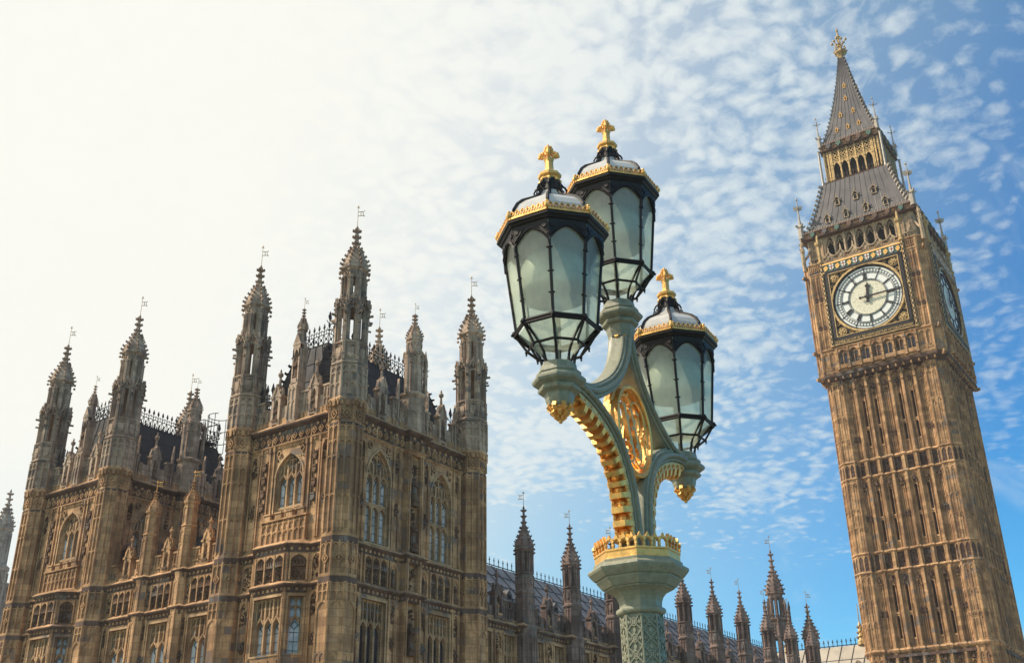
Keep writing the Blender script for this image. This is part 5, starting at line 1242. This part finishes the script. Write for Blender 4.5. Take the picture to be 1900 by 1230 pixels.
        m = MB(); rib(m, [(s_*x, z) for x, z in upp], .10, .15); m.build('upper_arm', 'lamp_paint', root)
    m = MB(); m.octa(LX, LY, [(.075, 2.98), (.085, 3.02), (.095, 3.09)], False); m.build('stem', 'lamp_paint', root)
    # fillet pieces where ribs meet
    # ---- gilt medallion with interlaced letters
    m = MB(); CX, CZ = .0, 2.325
    def loop(cx, cz, r, rx=1., th=.018, y=0., n=36, a0=0, a1=360):
        P = [(LX+CX+cx+r*rx*math.cos(R(a0+(a1-a0)*i/n)), LY+y, CZ+cz+r*math.sin(R(a0+(a1-a0)*i/n))) for i in range(n+1)]; m.tube(P, th, 6)
    for y in (-.045, 0, .045): loop(0, 0, .305-.012*abs(y)/.045, .88, .016, y)
    m.rings([[(LX+CX+r*.88*math.cos(R(a)), LY+y, CZ+r*math.sin(R(a))) for r, y in ((.305, -.05), (.29, -.055), (.272, -.03), (.272, .03), (.29, .055), (.305, .05))] for a in range(0, 361, 10)], True, False)
    for a in (45, 135, 225, 315):                                      # quatrefoil tracery inside the ring
        c, s = math.cos(R(a)), math.sin(R(a)); loop(.135*c*.9, .135*s, .115, .9, .012, 0, 20, a-105, a+105); loop(.135*c*.9, .135*s, .125, .9, .009, -.03, 20, a-100, a+100)
        m.ball((LX+CX+.265*math.cos(R(a+45))*.88, LY, CZ+.265*math.sin(R(a+45))), .02, 6, 4)
    m.frame((LX+CX, LY, CZ), (0, -1))
    for (a, b), w in (((-.105, .15), .02), ((.105, .15), -.012)): m.bar((a, b), (0, -.15), .034, w-.012, w+.014)
    for (a, b), w in (((-.105, -.15), -.012), ((.105, -.15), .02)): m.bar((a, b), (0, .15), .030, w-.012, w+.014)
    m.bar((-.06, -.03), (.06, -.03), .02, -.02, .016)
    for a, b in ((-.105, .15), (.105, .15), (-.105, -.15), (.105, -.15), (0, .15), (0, -.15)): m.bar((a-.032, b), (a+.032, b), .02, -.02, .03)
    for x, z in ((0, .02), (-.05, .08), (.05, .08), (-.05, -.09), (.05, -.09)): m.prism([(x+.018*math.cos(R(t)), z+.018*math.sin(R(t))) for t in range(0, 360, 60)], -.02, .035)
    m.frame(); m.build('gilt_medallion', 'gilt', root)
    # ---- lanterns (one built, two copied)
    def lantern(at):
        PL = (.915, 0, 0)
        r = MB()                                                       # moulded bracket cap under the lantern: z measured from the neck
        r.octa(0, 0, [(.055, -.27), (.07, -.255), (.082, -.225), (.088, -.192), (.092, -.186), (.122, -.172), (.127, -.160), (.122, -.150), (.114, -.146), (.118, -.140), (.150, -.124), (.158, -.112), (.158, -.100), (.150, -.090), (.132, -.084), (.127, -.074), (.133, -.066), (.130, -.054), (.112, -.044), (.108, -.03), (.106, -.008), (.098, 0), (.0, .002)], False)
        root2 = r.build('bracket_cap', 'lamp_paint', root, at, PL)
        g = MB(); g.octa(0, 0, [(.06, -.262), (.062, -.275), (.045, -.29)])
        for k in range(8): crocket(g, 0, 0, R(45*k), .035, -.275, .042); crocket(g, 0, 0, R(45*k+22), .022, -.305, .034); crocket(g, 0, 0, R(45*k), .008, -.33, .026)
        g.ball((0, 0, -.345), .014, 7, 5); g.octa(0, 0, [(.045, -.29), (.03, -.31), (.014, -.345)]); g.build('gilt_boss', 'gilt', root2, at, PL)
        f = MB(); RG, ZR = .24, .215; TA, ZT = .303, .735; EA, ZE = .345, .835
        def corner(ap, z, k): a = R(22.5+45*k); return Vector((ap/C8*math.cos(a), ap/C8*math.sin(a), z))
        bars = lambda p, q, rr, n=5: f.tube([tuple(p), tuple(q)], rr, n)
        for k in range(8):
            bars(corner(RG, ZR, k), corner(TA, ZT+.04, k), .0105); bars(corner(RG+.004, ZR, k), corner(RG+.004, ZR, k+1), .0135); bars(corner(RG+.012, ZR-.02, k), corner(RG+.012, ZR-.02, k+1), .009)
            bars(corner(.178, .095, k), corner(.178, .095, k+1), .009); bars(corner(RG+.01, ZR-.01, k), corner(.178, .095, k), .0085)
            c = corner(RG+.012, ZR, k); f.ball(tuple(c), .017, 7, 5); f.ball(tuple(c*1.05+Vector((0, 0, -.02))), .010, 6, 4); f.ball(tuple(corner(.183, .09, k)), .011, 6, 4); f.ball(tuple(corner(.184, .074, k)), .007, 6, 4)
            P = [corner(RG+.005, ZR-.01, k), corner(.205, .178, k), corner(.165, .142, k), corner(.128, .10, k), corner(.105, .055, k), corner(.094, .01, k), corner(.09, -.03, k)]
            f.tube([tuple(q) for q in P], [.009, .009, .009, .009, .0095, .0105, .013], 6)
            for t in (.25, .5, .78):                                   # small fixing studs on the bars
                q = corner(RG, ZR, k).lerp(corner(TA, ZT, k), t); a = R(22.5+45*k); d = Vector((-math.sin(a), math.cos(a), 0)); f.tube([tuple(q-d*.02), tuple(q+d*.02)], .006, 4)
            O, wd = oface(0, 0, 0, k)                                  # arched spandrel plate at the head of each pane
            A = [(-.117+.234*j/12, .675+.088*(1-abs((j-6)/6)**1.8)) for j in range(13)]
            def ap_at(z): return RG+(TA-RG)*(z-ZR)/(ZT-ZR)
            f.frame(O, wd); hs = ap_at(.74)*.4142
            lo = [(max(-hs, min(hs, u*1.02)), v, ap_at(v)+.006) for u, v in A]; lo = [(-hs, .62, ap_at(.62)+.006)]+lo+[(hs, .62, ap_at(.62)+.006)]; hi = [(u, .80, ap_at(.80)+.006) for u, v, w_ in lo]
            mid = [(u, .785, ap_at(.785)+.004) for u, v, w_ in lo]
            f.strip(lo, mid); f.strip(mid, hi); f.strip(lo, [(u, v, w_-.016) for u, v, w_ in lo])
            for p, q in zip(lo, lo[1:]): f.tube([p, q], .007, 4, False)
            for s_ in (-1, 1):
                f.bar((s_*.118, .70), (s_*.05, .782), .007, ap_at(.74), ap_at(.74)+.012)
                f.prism([(s_*.1+.017*math.cos(R(t)), .762+.017*math.sin(R(t))) for t in range(0, 360, 60)], ap_at(.76), ap_at(.76)+.012)
            f.frame()
        f.octa(0, 0, [(TA+.004, .795), (TA+.012, .802), (EA-.02, .806), (EA-.012, .818), (EA, .824), (EA+.002, .836), (EA-.01, .845), (EA-.035, .850)], False)
        fo = f.build('lantern_frame', 'lantern_iron', root2, at, PL)
        p = MB(); p.octa(0, 0, [(RG-.004, ZR+.012), (TA+.0, ZT+.06)], False); p.octa(0, 0, [(.10, .055), (RG-.014, ZR-.012)], False); p.build('panes', 'opal_glass', root2, at, PL)
        q = MB(); q.smooth = True; q.lathe(0, 0, [(.21, .44), (.232, .445), (.236, .46), (.232, .55), (.21, .64), (.16, .71), (.08, .75), (.03, .76)], 20, 0); q.lathe(0, 0, [(.016, .0), (.016, .30), (.03, .31), (.03, .36), (.045, .40), (.05, .46), (.03, .52)], 10, 0); q.build('reflector', 'reflector', root2, at, PL)
        d = MB(); d.octa(0, 0, [(EA-.03, .85), (EA-.035, .862), (EA-.035, .89), (.296, .935), (.27, .98), (.228, 1.02), (.175, 1.052), (.125, 1.08), (.092, 1.112), (.072, 1.15), (.058, 1.19), (.054, 1.24)])
        lid = d.build('domed_lid', 'lantern_lid', root2, at, PL)
        b = MB()
        for k in range(8):
            PR = [(EA-.03, .857), (EA-.031, .89), (.299, .937), (.273, .983), (.231, 1.023), (.178, 1.055), (.128, 1.083), (.095, 1.115), (.075, 1.152), (.061, 1.19), (.057, 1.24)]
            b.tube([tuple(corner(a, z, k)) for a, z in PR], [.012]*6+[.014]*5, 5)
            a = R(22.5+45*k); c, s = math.cos(a), math.sin(a)
            S = [(.085, 1.20), (.10, 1.19), (.112, 1.165), (.105, 1.145), (.09, 1.15), (.092, 1.168)]; b.tube([(c*r_, s*r_, z) for r_, z in S], .0075, 4); b.tube([(c*.062, s*.062, 1.235), (c*.085, s*.085, 1.2)], .009, 4)
            b.tube([(c*.115, s*.115, 1.15), (c*.122, s*.122, 1.115)], .006, 4)
        b.octa(0, 0, [(.055, 1.12), (.075, 1.16), (.06, 1.2), (.066, 1.245)]); b.build('lid_ribs', 'lantern_iron', lid, at, PL)
        c_ = MB()
        for k in range(8):                                             # gilt cresting round the eaves
            c_.frame(*oface(0, 0, EA-.012, k)); h = (EA-.012)*.4142; n = 7
            c_.box(-h, h, .845, .857, -.012, .014)
            for j in range(n):
                u = -h+(j+.5)*2*h/n; A = [(u+.0135*math.cos(R(t)), .883+.0135*math.sin(R(t))) for t in range(-60, 241, 50)]
                for p_, q_ in zip(A, A[1:]): c_.bar(p_, q_, .0075, -.006, .008)
                c_.prism([(u-.007, .894), (u, .889), (u+.007, .894), (u, .907)], -.006, .008); c_.box(u-.0035, u+.0035, .855, .872, -.005, .006)
                e = u+h/n; c_.prism([(e-.006, .868), (e, .86), (e+.006, .868), (e, .88)], -.006, .006)
            c_.frame(); q_ = corner(EA-.008, .875, k); c_.ball(tuple(q_), .022, 6, 5); c_.ball(tuple(q_+Vector((0, 0, .026))), .012, 6, 4)
        c_.build('gilt_cresting', 'gilt', root2, at, PL)
        n_ = MB(); n_.octa(0, 0, [(.05, 1.225), (.062, 1.235), (.066, 1.25), (.062, 1.262), (.074, 1.272), (.076, 1.288), (.068, 1.296), (.05, 1.302), (.033, 1.31), (.028, 1.33), (.026, 1.40), (.03, 1.412), (.018, 1.42)])
        for k in range(8): a = R(22.5+45*k); n_.ball((.07*math.cos(a), .07*math.sin(a), 1.238), .013, 5, 4)
        for k in range(4):                                             # foliate cross: four curled leaf arms and a leaf bud
            a = R(45+90*k-22); c, s = math.cos(a), math.sin(a)
            n_.tube([(c*.015, s*.015, 1.39), (c*.03, s*.03, 1.425), (c*.055, s*.055, 1.44)], [.014, .013, .012], 6)
            for du, dz, rr in ((.056, 1.442, .017), (.064, 1.428, .013), (.042, 1.455, .013), (.048, 1.422, .011)): n_.ball((c*du, s*du, dz), rr, 7, 5, 1.1)
            n_.tube([(c*.02, s*.02, 1.44), (c*.022, s*.022, 1.49)], [.012, .010], 6)
            for du, dz, rr in ((.022, 1.48, .014), (.016, 1.50, .011), (.027, 1.468, .010)): n_.ball((c*du, s*du, dz), rr, 7, 5, 1.2)
        n_.ball((0, 0, 1.48), .017, 7, 5, 1.6); n_.ball((0, 0, 1.505), .011, 6, 5, 1.7)
        n_.build('gilt_finial', 'gilt', root2, at, PL)
        return root2
    a = lantern((LX-.965, LY, 2.445))
    for dx, dz in ((1.93, 0), (.965, .80)): copy_tree(a, root, (dx, 0, dz))
street_lamp()

# ================================================================== ground, river and bridge beneath the view
def slab(name, x0, x1, y0, y1, z0, z1, mat, kind=None, label=None, cat=None):
    m = MB(); m.box(x0, x1, y0, y1, z0, z1); o = m.build(name, mat)
    if kind: o['kind'] = kind
    return tag(o, label, cat)
slab('ground', 30, 168, -68, 173, -8.5, -4, 'land', 'structure')
slab('water', -38, 30, -68, 173, -9, -8, 'water', 'structure')
slab('road', -38, 168, -8, 1.2, -3.9, -1.72, 'asphalt', 'structure'); slab('pavement', -38, 168, 1.2, 2.85, -3.9, -1.6, 'paving', 'structure')
r = empty('bridge_parapet', (10, 3.13, -1.6), 'green iron parapet along the bridge under the lamp', 'parapet')
m = MB(); m.box(-38, LX-.5, 2.95, 3.3, -1.6, -1.4); m.box(LX+.5, 100, 2.95, 3.3, -1.6, -1.4); m.box(-38, LX-.5, 2.95, 3.3, -.62, -.5); m.box(LX+.5, 100, 2.95, 3.3, -.62, -.5); m.build('rails', 'bridge_iron', r)
m = MB(); m.frame((-38, 3.0, 0), (0, -1)); m.panels(0, LX+37.5, -1.4, -.62, 95, -.1, 0, .1, (-.63,), .25); m.frame((LX+.5, 3.0, 0), (0, -1)); m.panels(0, 93, -1.4, -.62, 200, -.1, 0, .1, (-.63,), .25); m.build('tracery', 'bridge_iron', r)
m = MB(); m.box(LX-.5, LX+.5, LY-.35, LY+.35, -1.6, -.75); m.build('lamp_pedestal', 'paving', r)

# ================================================================== thin summer haze over the whole place
m = MB(); m.box(-40, 170, -70, 175, -10, 108); hz = m.build('haze', []); hz['kind'] = 'stuff'
hm = bpy.data.materials.new('haze'); hm.use_nodes = True; hn = hm.node_tree; hn.nodes.clear()
ho = hn.nodes.new('ShaderNodeOutputMaterial'); pv = hn.nodes.new('ShaderNodeVolumePrincipled')
pv.inputs['Color'].default_value = (.93, .90, .92, 1); pv.inputs['Density'].default_value = .0003; pv.inputs['Anisotropy'].default_value = .25
hn.links.new(pv.outputs[0], ho.inputs['Volume']); hz.data.materials.clear(); hz.data.materials.append(hm)
